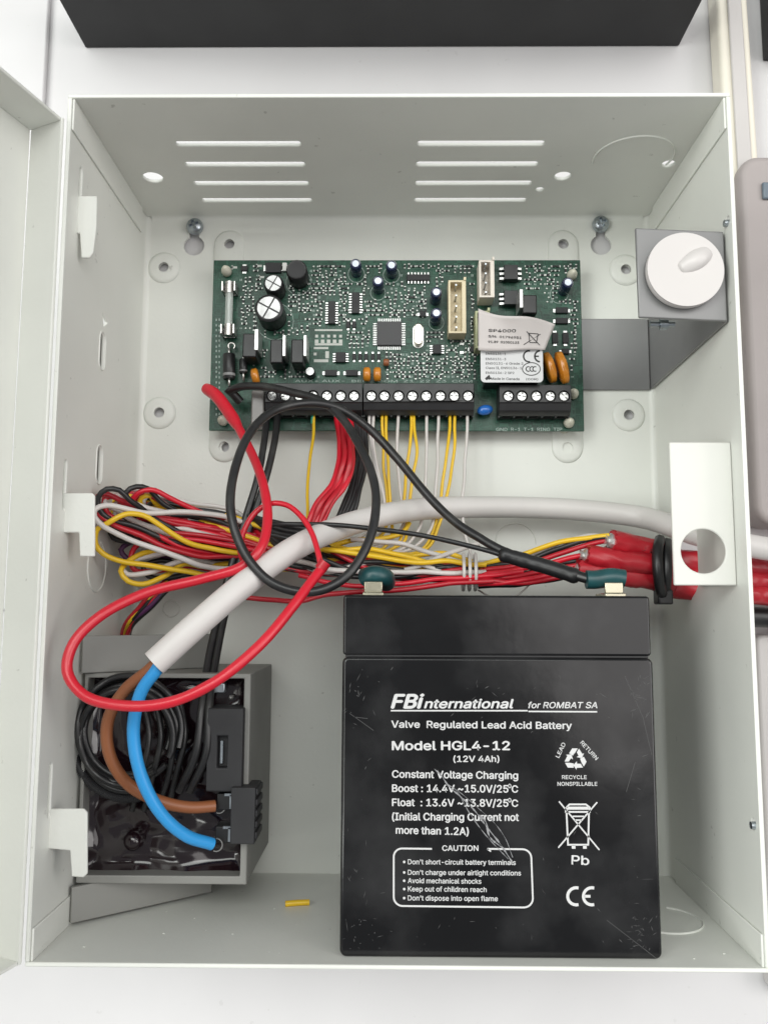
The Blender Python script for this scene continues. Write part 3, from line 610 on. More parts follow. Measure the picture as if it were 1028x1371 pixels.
# pin headers
def header(q0, q1, n, h, m, name='pin_header'):
    z = BZ+h; a = at(*q0, z=z); b = at(*q1, z=z); x0, x1, y1, y0 = a[0], b[0], a[1], b[1]; p = ((x0+x1)/2, (y0+y1)/2)
    cut = G().box(x0+.8, x1-1.6, y0+.8, y1-.8, BZ+2.5, z+2)
    o = G().box(x0, x1, y0, y1, BZ, z).build(name, m, pcb, origin=(p[0], p[1], BZ), cut=cut, bevel=.15)
    for i in range(n):
        y = y0+(y1-y0)*(i+.5)/n; G().box(p[0]-.75, p[0]-.15, y-.3, y+.3, BZ+2, z+.6).build('pin', BRASS if m is CREAM else SCREW, o)
    G().box(x1-.9, x1, y1-.2, y1+1.0, BZ, z+.7).build('latch_post', m, o)
header((600, 375), (624, 446), 5, 8, mat('cream_nylon', (.72, .62, .42), .4)); header((641, 348), (662, 398), 4, 9, mat('white_nylon', (.74, .68, .60), .4)); header((636, 416), (656, 466), 4, 8, mat('pale_green_nylon', (.45, .47, .28), .45))
# glass fuse in clips
z = BZ+5; p0 = at(307, 378, z=z); p1 = at(306, 448, z=z)
fu = G().cyl((p0[0], p0[1]-1, z-1), (p0[0], p1[1]+1, z-1), 1.5, n=16).build('fuse', GLASS, pcb, origin=(p0[0], p1[1], BZ))
for y in (p0[1]-1, p1[1]+3):
    G().cyl((p0[0], y+1.4, z-1), (p0[0], y-3.2, z-1), 1.8, n=16).build('fuse_end_cap', NICKEL, fu)
    G().box(p0[0]-2.8, p0[0]-2.1, y-3, y+1, BZ, z+1.5).box(p0[0]+2.1, p0[0]+2.8, y-3, y+1, BZ, z+1.5).box(p0[0]-2.8, p0[0]+2.8, y-3, y+1, BZ+.4, BZ+1.2).build('fuse_clip', NICKEL, fu, bevel=.15)
# big diodes
def diode(q0, q1, rp, lead, name='diode'):
    z = BZ+3.2; a = at(*q0, z=z); b = at(*q1, z=z); r = rp*(CAM[2]-z)/F_PX
    o = G().rings([(a, r*.9), (a+(b-a)*.04, r), (a+(b-a)*.96, r), (b, r*.9)], 18).build(name, BLKP, pcb, origin=tuple(a), sharp=50)
    G().cyl(a+(b-a)*.78, a+(b-a)*.88, r*1.02, n=18).build('polarity_band', mat('grey_band', (.25, .25, .25), .5), o)
    d_ = (b-a)/np.linalg.norm(b-a); G().tube(spline([a, a-d_*1.5, a-d_*2.6+(0, 0, -1), a-d_*2.8+(0, 0, -3.2)], .5), .5, 8).tube(spline([b, b+d_*1.5, b+d_*2.6+(0, 0, -1), b+d_*2.8+(0, 0, -3.2)], .5), .5, 8).build('lead', NICKEL, o, sharp=60)
diode((307, 474), (307, 508), 8.5, 1); diode((326, 481), (326, 500), 5.5, 1)
p = at(310, 463, z=BZ+3); G().tube([(p[0]+1.3*math.cos(a), p[1]+1.3*math.sin(a), BZ+2.6) for a in np.linspace(-.9, 4, 14)], .45, 8).build('wire_loop', NICKEL, pcb, sharp=60)
# disc capacitors / resettable fuses
def disc(q, rw, rh, tilt, m, h, name='disc_capacitor', th=1.1):
    z = BZ+h; p = at(*q, z=z); k = (CAM[2]-z)/F_PX; gg = G(); Rm = rot(0, 0, tilt); n = 20; vs = []
    for s_, sc_ in ((-1, .75), (-.6, 1), (.6, 1), (1, .75)):
        for i in range(n):
            a = 2*math.pi*i/n; v = Rm @ np.array([rw*k*s_, rh*k*math.cos(a)*sc_, 0]); vs.append((p[0]+v[0], p[1]+v[1], BZ+1.2+h/2+h/2*math.sin(a)*sc_))
    gg.add(vs, [(j*n+i, j*n+(i+1) % n, (j+1)*n+(i+1) % n, (j+1)*n+i) for j in range(3) for i in range(n)]+[tuple(range(n)), tuple(range(3*n, 4*n))])
    o = gg.build(name, m, pcb, origin=(p[0], p[1], BZ), sharp=60)
    for s_ in (-.5, .5): G().cyl((p[0], p[1]+s_*rh*k, BZ), (p[0], p[1]+s_*rh*k, BZ+h/2), .3, n=6).build('lead', NICKEL, o)
disc((737, 489), 6, 22, .28, ORNG, 9, 'resettable_fuse'); disc((754, 489), 6, 23, .25, ORNG, 9, 'resettable_fuse')
disc((341, 502), 5, 11, .2, ORNG, 6); disc((491, 500), 5, 10, 0, ORNG, 5); disc((505, 500), 5, 10, 0, ORNG, 5)
zd = BZ+4; pd = at(649, 549, z=zd)
G().rings([((pd[0]-3.1*math.cos(a), pd[1]-.5*math.cos(a), zd), 2.0*abs(math.sin(a))+.02) for a in np.linspace(.02, math.pi-.02, 13)], 18).build('varistor', BLUED, pcb, origin=(pd[0], pd[1], BZ), sharp=80)
for s_ in (-1.6, 1.6): G().cyl((pd[0]+s_, pd[1]-.5, BZ), (pd[0]+s_, pd[1]-.3, zd), .3, n=6).build('lead', NICKEL, pcb)
disc((517, 485), 4, 5, 0, BROWN, 3)
# terminal blocks
def tblock(xl, xr, ytop, ybot, sx, name='terminal_block'):
    z = BZ+10; a = at(xl, ytop, z=z); b = at(xr, ybot, z=z); x0, x1, y1, y0 = a[0], b[0], a[1], b[1]; ys = at(500, 530, z=z)[1]
    cut = G()
    for s_ in sx:
        p = at(s_, 530, z=z); cut.cyl((p[0], ys, z-2), (p[0], ys, z+3), 2.15, n=18); cut.box(p[0]-1.7, p[0]+1.7, y0-3, y0+4, BZ+2.0, BZ+5.5)
    o = G().prism([(y0, BZ), (y0, z-3.5), (y0+1.4, z-1.2), (ys-2.8, z-.4), (ys-2.5, z), (y1, z), (y1, BZ)], x0, x1, 'x').build(name, BLKP, pcb, origin=((x0+x1)/2, ys, BZ), cut=cut, bevel=.2)
    zz = z-1.6
    for i, s_ in enumerate(sx):
        p = at(s_, 530, z=z); an = random.uniform(0, 3.1); me = SM['s']
        so = link('screw', me, ALU, o, (p[0], ys, zz)); so.rotation_euler = (0, an, 0)
    for i in range(len(sx)+1):   # moulded ribs between the ways
        xs_ = x0+.25 if i == 0 else x1-.25 if i == len(sx) else (at(sx[i-1], 530, z=z)[0]+at(sx[i], 530, z=z)[0])/2
        G().box(xs_-.25, xs_+.25, y0-.5, y0+.1, BZ+.5, z-4).build('rib', BLKP, o)
    return o
SM = {'s': boolean(G().rings([((0, 0, -2), 1.95), ((0, 0, .9), 1.95), ((0, 0, 1.25), 1.6)], 20).mesh(sharp=0), G().box(-1.5, 1.5, -.42, .42, .35, 3).box(-.42, .42, -1.5, 1.5, .35, 3).mesh(sharp=0))}
SM['s'].materials.append(mat('terminal_screw_steel', (.55, .55, .54), .32, metal=.8, var=.12, vscale=30))
tblock(355, 485, 513, 553, [364, 382, 400.5, 419, 437.5, 456, 474])
tblock(486.5, 635, 513, 553, [497, 514.5, 533.5, 552, 570.5, 589.5, 608, 626.5])
tblock(668, 765, 515, 554, [680.5, 698.5, 718, 736.5, 755])
p = at(345, 545, z=BZ+8); k = (CAM[2]-BZ-8)/F_PX
G().box(p[0]-9*k, p[0]+9*k, p[1]-26*k, p[1]+24*k, BZ, BZ+8).build('relay_cover', mat('smoky_plastic', (.20, .19, .18), .25, var=.3, vscale=6), pcb, bevel=.6)
# surface mount diodes and resistors big enough to see
def smd(q, wp, hp, m=BLKM, h=1.3, ends='x', name='surface_mount_diode'):
    p = at(*q, z=BZ+h); k = (CAM[2]-BZ)/F_PX; w_, h_ = wp*k/2, hp*k/2
    o = G().box(p[0]-w_, p[0]+w_, p[1]-h_, p[1]+h_, BZ+.1, BZ+h).build(name, m, pcb, origin=(p[0], p[1], BZ), bevel=.15)
    for s_ in (-1, 1):
        if ends == 'x': G().box(*sorted((p[0]+s_*w_*.98, p[0]+s_*(w_+.9))), p[1]-h_*.6, p[1]+h_*.6, BZ+.02, BZ+.5).build('pad', ALU, o)
        else: G().box(p[0]-w_*.6, p[0]+w_*.6, *sorted((p[1]+s_*h_*.98, p[1]+s_*(h_+.9))), BZ+.02, BZ+.5).build('pad', ALU, o)
for q in ((443, 499), (471, 499)): smd(q, 17, 8)
for q in ((752, 415), (752, 429)): smd(q, 17, 8)
for q in ((743, 452), (757, 452)): smd(q, 8, 15, ends='y')
smd((757, 470), 10, 7); smd((327, 359), 9, 7, ends='y'); smd((366, 358), 22, 14); smd((466, 434), 5, 9, ends='y'); smd((474, 434), 5, 9, ends='y'); smd((566, 420), 9, 7)
smd((618, 466), 9, 9, m=PCB, ends='y', h=.6); smd((633, 467), 7, 8)
for x in (474, 482, 490, 499, 507): smd((x, 477), 4.5, 8, ends='y')
smd((381, 357), 6, 12, m=mat('white_ceramic', (.7, .7, .68), .5)); 
# white silkscreen patches
gg = G(); gs = G(); gd = G(); k = (CAM[2]-BZ)/F_PX
def quad(x, y, w_, h_, z=BZ+.035): p = at(x, y, z=z); gg.add([(p[0]-w_*k/2, p[1]-h_*k/2, z), (p[0]+w_*k/2, p[1]-h_*k/2, z), (p[0]+w_*k/2, p[1]+h_*k/2, z), (p[0]-w_*k/2, p[1]+h_*k/2, z)], [(0,1,2,3)])
for x in (424, 432, 440, 448, 456): quad(x, 450, 4, 4); quad(x, 457, 5, 5)
quad(440, 442, 38, 2.5); quad(440, 461, 38, 3); quad(430, 466, 20, 3); quad(438, 475, 5, 10); quad(430, 483, 20, 4); quad(422, 474, 4, 4)
for x, y in ((347, 356), (350, 371), (314, 358)): quad(x, y, 8, 3); quad(x-3, y, 2, 6)
gg.build('printed_legend', mat('bright_legend', (.50, .52, .48), .5), pcb, kind='stuff', sharp=0)
gg = G()
busy = [(345,395,385,440),(352,366,384,392),(382,346,414,378),(466,345,486,378),(514,345,535,378),(496,370,516,402),(574,384,594,442),(436,398,452,440),(467,386,485,422),(541,361,582,382),(498,424,545,470),
        (447,466,466,490),(577,458,594,476),(670,350,700,412),(323,442,352,484),(358,448,414,492),(550,428,570,468),(596,368,628,450),(636,345,668,470),(296,370,320,455),(296,455,338,512),(640,412,745,515),
        (730,465,762,512),(350,511,640,560),(640,511,768,556),(408,488,424,505),(416,440,462,488),(430,492,482,505),(484,492,512,512),(334,492,350,512),(700,390,722,420),(742,408,762,460),(750,366,770,400),(330,520,356,572),(394,420,410,432),(470,428,480,442),(466,466,512,486),(318,350,336,368),(350,348,382,368),(640,540,662,560)]
def free(x, y, m_=2): return not any(a-m_ < x < b+m_ and c-m_ < y < d+m_ for a, b, c, d in [(q[0], q[2], q[1], q[3]) for q in busy])
nb = 0
y = 357.0
while y < 510:
    x = 318.0+random.uniform(0, 4)
    while x < 772:
        stp = 5.6
        dens = .93 if 418 < x < 640 else .82
        if free(x, y) and random.random() < dens:
            p = at(x, y, z=BZ); hor = random.random() < .45; a_, b_ = (1.05, .55) if hor else (.55, 1.05)
            f_ = random.uniform(.95, 1.35); a_ *= f_*.8; b_ *= f_*.8
            kind = random.random()
            if kind < .74:
                gd.box(p[0]-a_*.6, p[0]+a_*.6, p[1]-b_*.6, p[1]+b_*.6, BZ+.02, BZ+.55)
                for s_ in (-1, 1):
                    if hor: gs.box(*sorted((p[0]+s_*a_*.6, p[0]+s_*a_*1.05)), p[1]-b_*.7, p[1]+b_*.7, BZ+.02, BZ+.5)
                    else: gs.box(p[0]-a_*.7, p[0]+a_*.7, *sorted((p[1]+s_*b_*.6, p[1]+s_*b_*1.05)), BZ+.02, BZ+.5)
            elif kind < .86: gs.cyl((p[0], p[1], BZ), (p[0], p[1], BZ+.3), .5, .3, n=8)
            else:
                w_ = random.choice((2.6, 4, 5)); h_ = random.choice((2.2, 3.2))
                for c_ in range(2): gg.add([(p[0]-w_*k/2+c_*.55, p[1]-h_*k/2, BZ+.04), (p[0]-w_*k/2+.3+c_*.55, p[1]-h_*k/2, BZ+.04), (p[0]-w_*k/2+.3+c_*.55, p[1]+h_*k/2, BZ+.04), (p[0]-w_*k/2+c_*.55, p[1]+h_*k/2, BZ+.04)], [(0,1,2,3)])
        x += stp*random.choice((1, 1, 1, 1.35))
    y += 5.9
for yy in range(430, 560, 7):   # narrow print down the left edge
    for c_ in range(2): quad_ = at(289+c_*4, yy+random.uniform(-1, 1), z=BZ+.04); gg.add([quad_+(0, 0, 0), quad_+(.5, 0, 0), quad_+(.5, .9, 0), quad_+(0, .9, 0)], [(0,1,2,3)])
gd.build('resistors', BLKM, pcb, kind='stuff', sharp=0)
gs.build('solder_joints', mat('tin_solder', (.46, .48, .45), .4, metal=.6), pcb, kind='stuff', sharp=0)
gg.build('printed_reference_marks', SILK, pcb, kind='stuff', sharp=0)
text(pcb, 'MEMKEY', (612, 358), (636, 358), 4.5, BZ+.04, SILK, bold=.01); text(pcb, 'GND  R-1  T-1  RING  TIP', (664, 577), (752, 577), 6, BZ+.04, SILK, bold=.015)
text(pcb, 'AUX+ AUX-  BELL  COM  Z1  Z2  Z3  COM', (395, 511.5), (632, 512), 4.5, BZ+.04, SILK, bold=.015)
# stickers
zs = 23.5
a = at(643, 466, z=zs); b = at(727, 512, z=zs)
st = G().prism(rrect(a[0], b[0], b[1], a[1], 1.6), zs-.15, zs).build('approval_label', LABEL, pcb, origin=(a[0], b[1], zs))
G().box(a[0]+2, b[0]-1, b[1]+1, a[1]+10, BZ, zs-.3).build('plug_in_module', BLKP, pcb, bevel=.4)
zt2 = zs+.03
for s, y, xe in (('EN50131-1', 475, 677), ('EN50131-3', 482, 677), ('EN50131-6 Grade 2', 488, 700), ('Class II, EN50136-1', 494, 698), ('EN50136-2 SP2', 500.5, 688)):
    text(st, s, (650, y), (xe, y+.3), 4.3, zt2, BINK, bold=.012)
text(st, 'Made in Canada', (657, 508.5), (695, 509), 4.6, zt2, BINK, bold=.015); text(st, '(00R)', (704, 509), (720, 509), 3.8, zt2, BINK, bold=.012)
inkline([(650, 508), (654, 504.5), (655.5, 508)], 1.0, 'leaf_mark', st, zt2, BINK)
inkline(arcpx(708, 477, 7.5, 80, 280, 10), .6, 'conformity_mark', st, zt2, BINK); inkline(arcpx(723, 477, 7.5, 95, 265, 9), .65, 'conformity_mark', st, zt2, BINK); inkline([(716, 477), (721, 477)], .6, 'conformity_mark', st, zt2, BINK)
inkline([(711+12*math.cos(t_), 494+8.5*math.sin(t_)) for t_ in np.linspace(0, 2*math.pi, 22)], .35, 'certificate_mark', st, zt2, BINK)
for xx in (707, 712, 716): inkline(arcpx(xx, 494, 3.2, 60, 300, 7), .4, 'certificate_mark', st, zt2, BINK)
# crumpled upper sticker
gg = G(); nx, ny = 26, 12; fn = {}
def crz(u, v): return zs+1.2+2.2*math.sin(u*3.1+.4)*(.4+.6*v)+.9*math.sin(u*9+v*3)*v+2.6*v*v
for j in range(ny+1):
    for i in range(nx+1):
        u, v = i/nx, j/ny
        pxx = 640+u*(729+v*14-640); pyy = 469-v*(469-(413+20*u**.9+2*math.sin(u*7)*v))+1.0*math.sin(u*6)
        gg.v.append(tuple(at(pxx, pyy, z=crz(u, v))))
gg.f = [(j*(nx+1)+i, j*(nx+1)+i+1, (j+1)*(nx+1)+i+1, (j+1)*(nx+1)+i) for j in range(ny) for i in range(nx)]
A_ = at(640, 468, z=zs+1); st2 = gg.build('serial_label', LABEL2, pcb, origin=tuple(A_), sharp=80)
md = st2.modifiers.new('th', 'SOLIDIFY'); md.thickness = .002; md.offset = -1
SV = np.array(gg.v)
def lift(P):
    d_ = np.hypot(SV[:, 0]-P[0], SV[:, 1]-P[1]); ix = np.argsort(d_)[:3]; w_ = 1/(d_[ix]+.05)
    return np.array([P[0], P[1], float((SV[ix, 2]*w_).sum()/w_.sum())+.4])
for s, a, b, h in (('SP4000', (653, 446), (689, 447), 5), ('S/N:  01796951', (653, 453), (697, 455), 4), ('91.89  01050123', (653, 460), (694, 461), 4)):
    text(st2, s, a, b, h, zs+1.8, BINK, bold=.02, lift=lift)
for pts in (((703, 447), (722, 463)), ((722, 449), (700, 463)), ((706, 449), (719, 449), (717, 460), (708, 460), (706, 449))):
    P = [lift(at(a, b, z=zs+1)) for a, b in pts]; gk = G()
    for a, b in zip(P, P[1:]):
        u = (b-a)/np.linalg.norm(b-a); v = np.array([-u[1], u[0], 0])*.14; gk.add([a-v, b-v, b+v, a+v], [(0,1,2,3)])
    gk.build('crossed_bin_mark', BINK, st2, sharp=0)

# ================================================================= cables and wires
# white mains cable: in front of the transformer, behind the plate, out through the right wall
mc = thing('mains_cable', 'thick white mains cable arching from the transformer to the right wall', 'cable', tuple(at(205, 892, z=80)))
path = px([(207, 888, 79), (262, 838, 76), (330, 780, 68), (400, 731, 56), (480, 698, 40), (560, 682, 26), (640, 679, 17), (720, 680, 14), (800, 685, 15), (860, 693, 20), (905, 706, 34)])+[at(935, 716, x=107), np.array((135, 122.5, 36)), np.array((175, 121, 26))]
P = spline(path, 2); mid = P[0]
gg = G(); gg.tube(P, 4.15, 24, caps=False); gg.build('sheath', SHEATH, mc, sharp=60)
t0 = (P[0]-P[1])/np.linalg.norm(P[0]-P[1]); nrm = np.cross(t0, (0, 0, 1)); nrm /= np.linalg.norm(nrm); bb = np.cross(t0, nrm)
cut_face = G().rings([(P[0]+t0*.05, 4.15), (P[0]+t0*.1, 3.0), (P[0]-t0*1.5, 2.8)], 24, caps=True); cut_face.build('sheath_end', SHEATH, mc)
wire('blue_core', [(222, 878, 78), (210, 897, 78), (190, 925, 76), (179, 975, 74), (188, 1035, 72), (215, 1088, 68), (250, 1119, 62), (284, 1130, 56)], 1.95, BLUE, parent=mc, n=14)
wire('brown_core', [(222, 876, 76), (200, 897, 76), (166, 926, 72), (145, 965, 70), (147, 1010, 68), (172, 1050, 64), (215, 1073, 60), (255, 1081, 57), (288, 1079, 54)], 1.9, BROWN, parent=mc, n=14)
for q, z in (((284, 1130), 55.5), ((288, 1079), 53.5)):
    p = at(*q, z=z); G().tube([(p[0]+1.2+2.0*math.cos(a), p[1]-.5+2.0*math.sin(a), z-1) for a in np.linspace(-2, 1.6, 14)], .3, 6).build('core_ferrule', NICKEL, mc, sharp=60)

# thick red battery lead
rl = thing('red_battery_lead', 'thick red battery lead looping around the transformer and up to the board', 'wire', tuple(at(275, 520, z=22)))
P = spline(px([(276, 520, 20), (290, 530, 24), (312, 560, 30), (338, 612, 42), (353, 660, 52), (358, 700, 60), (350, 735, 66), (325, 758, 68), (270, 773, 70), (200, 790, 74), (140, 822, 80), (100, 862, 84), (90, 900, 86), (112, 933, 88), (165, 946, 89), (225, 940, 89), (290, 911, 87), (345, 866, 82), (395, 806, 74), (432, 760, 66)]), 1.6)
nr = len(P); P = [p+np.array(mn.noise_vector(Vector((i*.06, 7, 0))))*.9*min(1, i/8, (nr-1-i)/8) for i, p in enumerate(P)]; G().tube(P, [1.62*(1+.05*mn.noise(Vector((i*.3, 1, 3)))) for i in range(nr)], 14).build('thick_wire', RED, rl, sharp=60)
Q = P[:16]; G().tube(Q, [2.1, 2.35]+[2.4]*11+[2.2, 2.0, 1.75], 14).build('insulated_clip', RED, rl, sharp=70)
e = P[-1]; wire('thin_tail', [(430, 764, 66.5), (427, 745, 65), (416, 715, 60), (400, 690, 57), (382, 675, 55), (362, 673, 54), (343, 684, 54), (328, 708, 55), (322, 738, 56), (330, 762, 52)], .95, RED, parent=rl, n=10)
p = at(431, 759, z=66.3); q = at(436, 752, z=66.3); G().tube(spline([p+(p-q)*.5, p, q], .5), 2.0, 12).build('crimp_joint', RED2, rl, sharp=60)

# thick black lead with the big ring
bl = thing('black_battery_lead', 'black battery lead coiled in one big ring below the board', 'wire', tuple(at(305, 522, z=25)))
wire('thick_wire', [(307, 524, 20), (322, 518, 23), (352, 518, 26), (390, 525, 30), (425, 536, 34), (458, 562, 40), (490, 615, 50), (504, 670, 58), (494, 725, 64), (462, 772, 68), (415, 793, 70), (365, 782, 71), (328, 742, 70), (310, 690, 68), (314, 632, 62), (335, 582, 55), (368, 550, 47), (410, 541, 41), (452, 547, 37), (492, 572, 35), (530, 612, 37), (572, 662, 42), (615, 704, 48), (655, 729, 53), (688, 744, 57)], 1.52, BLK, parent=bl, n=14)
wire('thin_wire', [(352, 702, 50), (400, 702, 51), (450, 703, 52), (500, 708, 53), (560, 716, 54), (620, 729, 55), (668, 742, 56), (692, 752, 57)], .85, BLK, parent=bl, n=10)
P = spline(px([(668, 741, 56), (700, 750, 57.5), (735, 760, 60), (775, 773, 63)]), 1); n_p = len(P)
G().tube(P, [1.5]+[2.5+.25*mn.noise(Vector((i*.5, 0, 0))) for i in range(n_p-2)]+[1.8], 14).build('shrink_sleeve', BLKP, bl, sharp=60)
wire('thick_tail', [(735, 758, 60), (770, 770, 63), (798, 778, 66)], 1.7, BLK, parent=bl, n=12)
p = at(797, 776, z=66); q = at(815, 774, z=67)
gg = G().tube(spline([p-(3, 0, 0), p, (q[0]+1, q[1]+.3, 66), (q[0]+5, q[1]-.2, 66)], 1), [2.2, 2.6, 3.0, 3.1, 3.2, 3.2, 3.3, 3.3, 3.2, 3.0, 2.6][:len(spline([p-(3, 0, 0), p, (q[0]+1, q[1]+.3, 66), (q[0]+5, q[1]-.2, 66)], 1))] if len(spline([p-(3, 0, 0), p, (q[0]+1, q[1]+.3, 66), (q[0]+5, q[1]-.2, 66)], 1)) <= 11 else 3.0, 14)
gg.build('terminal_boot', TEAL, bl, sharp=60)
wire('bare_clip', [(304, 520, 20), (312, 527, 19), (322, 538, 17)], 1.7, BLKP, parent=bl, n=12)
p = at(500, 774, z=66)
bt = G().tube(spline([(p[0]-3, p[1]+.3, 62), (p[0], p[1]+1, 64), (p[0]+3.2, p[1]+.6, 62), (p[0]+4, p[1]-1, 55)], 1), 3.1, 14)
bt.build('connector_boot', TEAL, origin=(p[0], p[1], 64), label='teal sleeve over the left battery terminal', cat='connector', sharp=60)

# black pair from the board down behind everything into the transformer
for i, dx in enumerate((0, 14)):
    wire('black_supply_wire', [(358+dx, 552, 14), (354+dx, 590, 22), (345+dx*.8, 640, 28), (330+dx*.7, 690, 30), (312+dx*.7, 750, 32), (296+dx*.6, 810, 36), (280+dx*.7, 880, 44), (270+dx*.7, 950, 54), (262+dx, 1010, 56), (240+dx, 1060, 53)], 1.35, BLK,
         ('left' if i == 0 else 'right')+' wire of the black pair from the board down into the transformer', n=12)

# cores hanging from the terminals
def drop(x, col, m, k, end, tw=0):
    z0 = 13.5
    pts = [(x, 545, z0), (x+random.uniform(-1, 1), 575, z0+2)]+end
    wire(col+'_core', pts, .62, m, k, n=8)
ws = [(495, 'white', WPVC, [(499, 610, 17), (508, 670, 20), (500, 705, 22), (460, 728, 24), (400, 738, 28)], 'inner white core under the first way of the long terminal block'),
      (500, 'white', WPVC, [(503, 620, 18), (514, 675, 20), (510, 712, 22), (470, 738, 24), (410, 745, 28)], 'outer white core under the first way of the long terminal block'),
      (512, 'yellow', YEL, [(514, 620, 18), (518, 680, 20), (512, 715, 23), (480, 735, 25), (420, 745, 28)], 'left yellow core under the second way of the long terminal block'),
      (517, 'yellow', YEL, [(520, 625, 19), (522, 680, 21), (524, 718, 23), (500, 742, 25), (440, 752, 28)], 'right yellow core under the second way of the long terminal block'),
      (533, 'white', WPVC, [(532, 620, 17), (537, 670, 20), (540, 700, 22), (520, 725, 24), (470, 740, 26)], 'single white core under the third way of the long terminal block'),
      (550, 'yellow', YEL, [(545, 620, 18), (542, 665, 20), (540, 705, 22), (528, 732, 25), (470, 748, 27)], 'left of two yellow cores crossing under the fourth terminal'),
      (554, 'yellow', YEL, [(558, 600, 18), (552, 645, 20), (545, 700, 21), (540, 725, 24), (500, 745, 26)], 'right of two yellow cores crossing under the fourth terminal'),
      (571, 'white', WPVC, [(570, 620, 17), (567, 670, 19), (560, 710, 22), (535, 735, 24), (480, 735, 26)], 'straight white core under the fifth way of the long terminal block'),
      (587, 'white', WPVC, [(586, 610, 18), (582, 665, 20), (575, 710, 22), (550, 735, 24), (490, 742, 26)], 'white core just left of the two rightmost yellow cores'),
      (602, 'yellow', YEL, [(598, 610, 18), (590, 665, 20), (580, 710, 22), (562, 738, 24), (500, 740, 26)], 'left core of the rightmost yellow pair'),
      (609, 'yellow', YEL, [(606, 620, 18), (596, 670, 21), (586, 705, 23), (572, 735, 25), (520, 748, 26)], 'right core of the rightmost yellow pair'),
      (625, 'white', WPVC, [(623, 620, 17), (619, 670, 19), (622, 715, 20), (630, 750, 24), (610, 765, 26)], 'rightmost white core hanging from the long terminal block'),
      (420, 'yellow', YEL, [(416, 610, 20), (411, 660, 26), (410, 700, 32), (392, 728, 36), (350, 745, 38)], 'single yellow core hanging inside the black ring')]
for x, col, m, end, lab in ws: drop(x, col, m, lab, end)
p = at(419, 562, z=14); G().tube([(p[0], p[1]-1.5, 14), (p[0], p[1]+1.5, 14)], .85, 10).build('green_sleeve', mat('green_pvc', (.03, .35, .22), .4), origin=tuple(p), label='small green sleeve at the top of the single yellow core', cat='sleeve')
ordn = ('leftmost', 'second from the left', 'middle', 'second from the right', 'rightmost')
for i in range(5):
    x = 450+i*4.5; j = (0, 1.5, -1, 1, 0)[i]
    wire('red_core', [(x, 548, 13), (x+2, 568, 17), (455+i*4.2+j, 595, 24+2*(i % 2)), (454+i*4.4+j, 620, 28+3*(i % 2)), (444+i*4.6+j, 648, 32), (424+i*5.0, 674, 35+2*(i % 2)), (413+i*5.0, 700, 37), (400+i*5, 740, 38)], 1.08, RED2 if i % 2 else RED, ordn[i]+' of the five red cores bunched below the board', group='red cores bunched below the board', n=10)
for i in range(5):
    x = 472+i*3.2
    wire('black_core', [(x, 548, 12), (x+4, 580, 15), (x+5, 615, 20), (x-2, 650, 24), (x-16+i, 685, 28), (x-28, 710, 30), (x-44, 738, 30)], .9, BLK, ordn[i]+' of the black cores beside the bunched red ones', group='black cores bunched below the board', n=10)

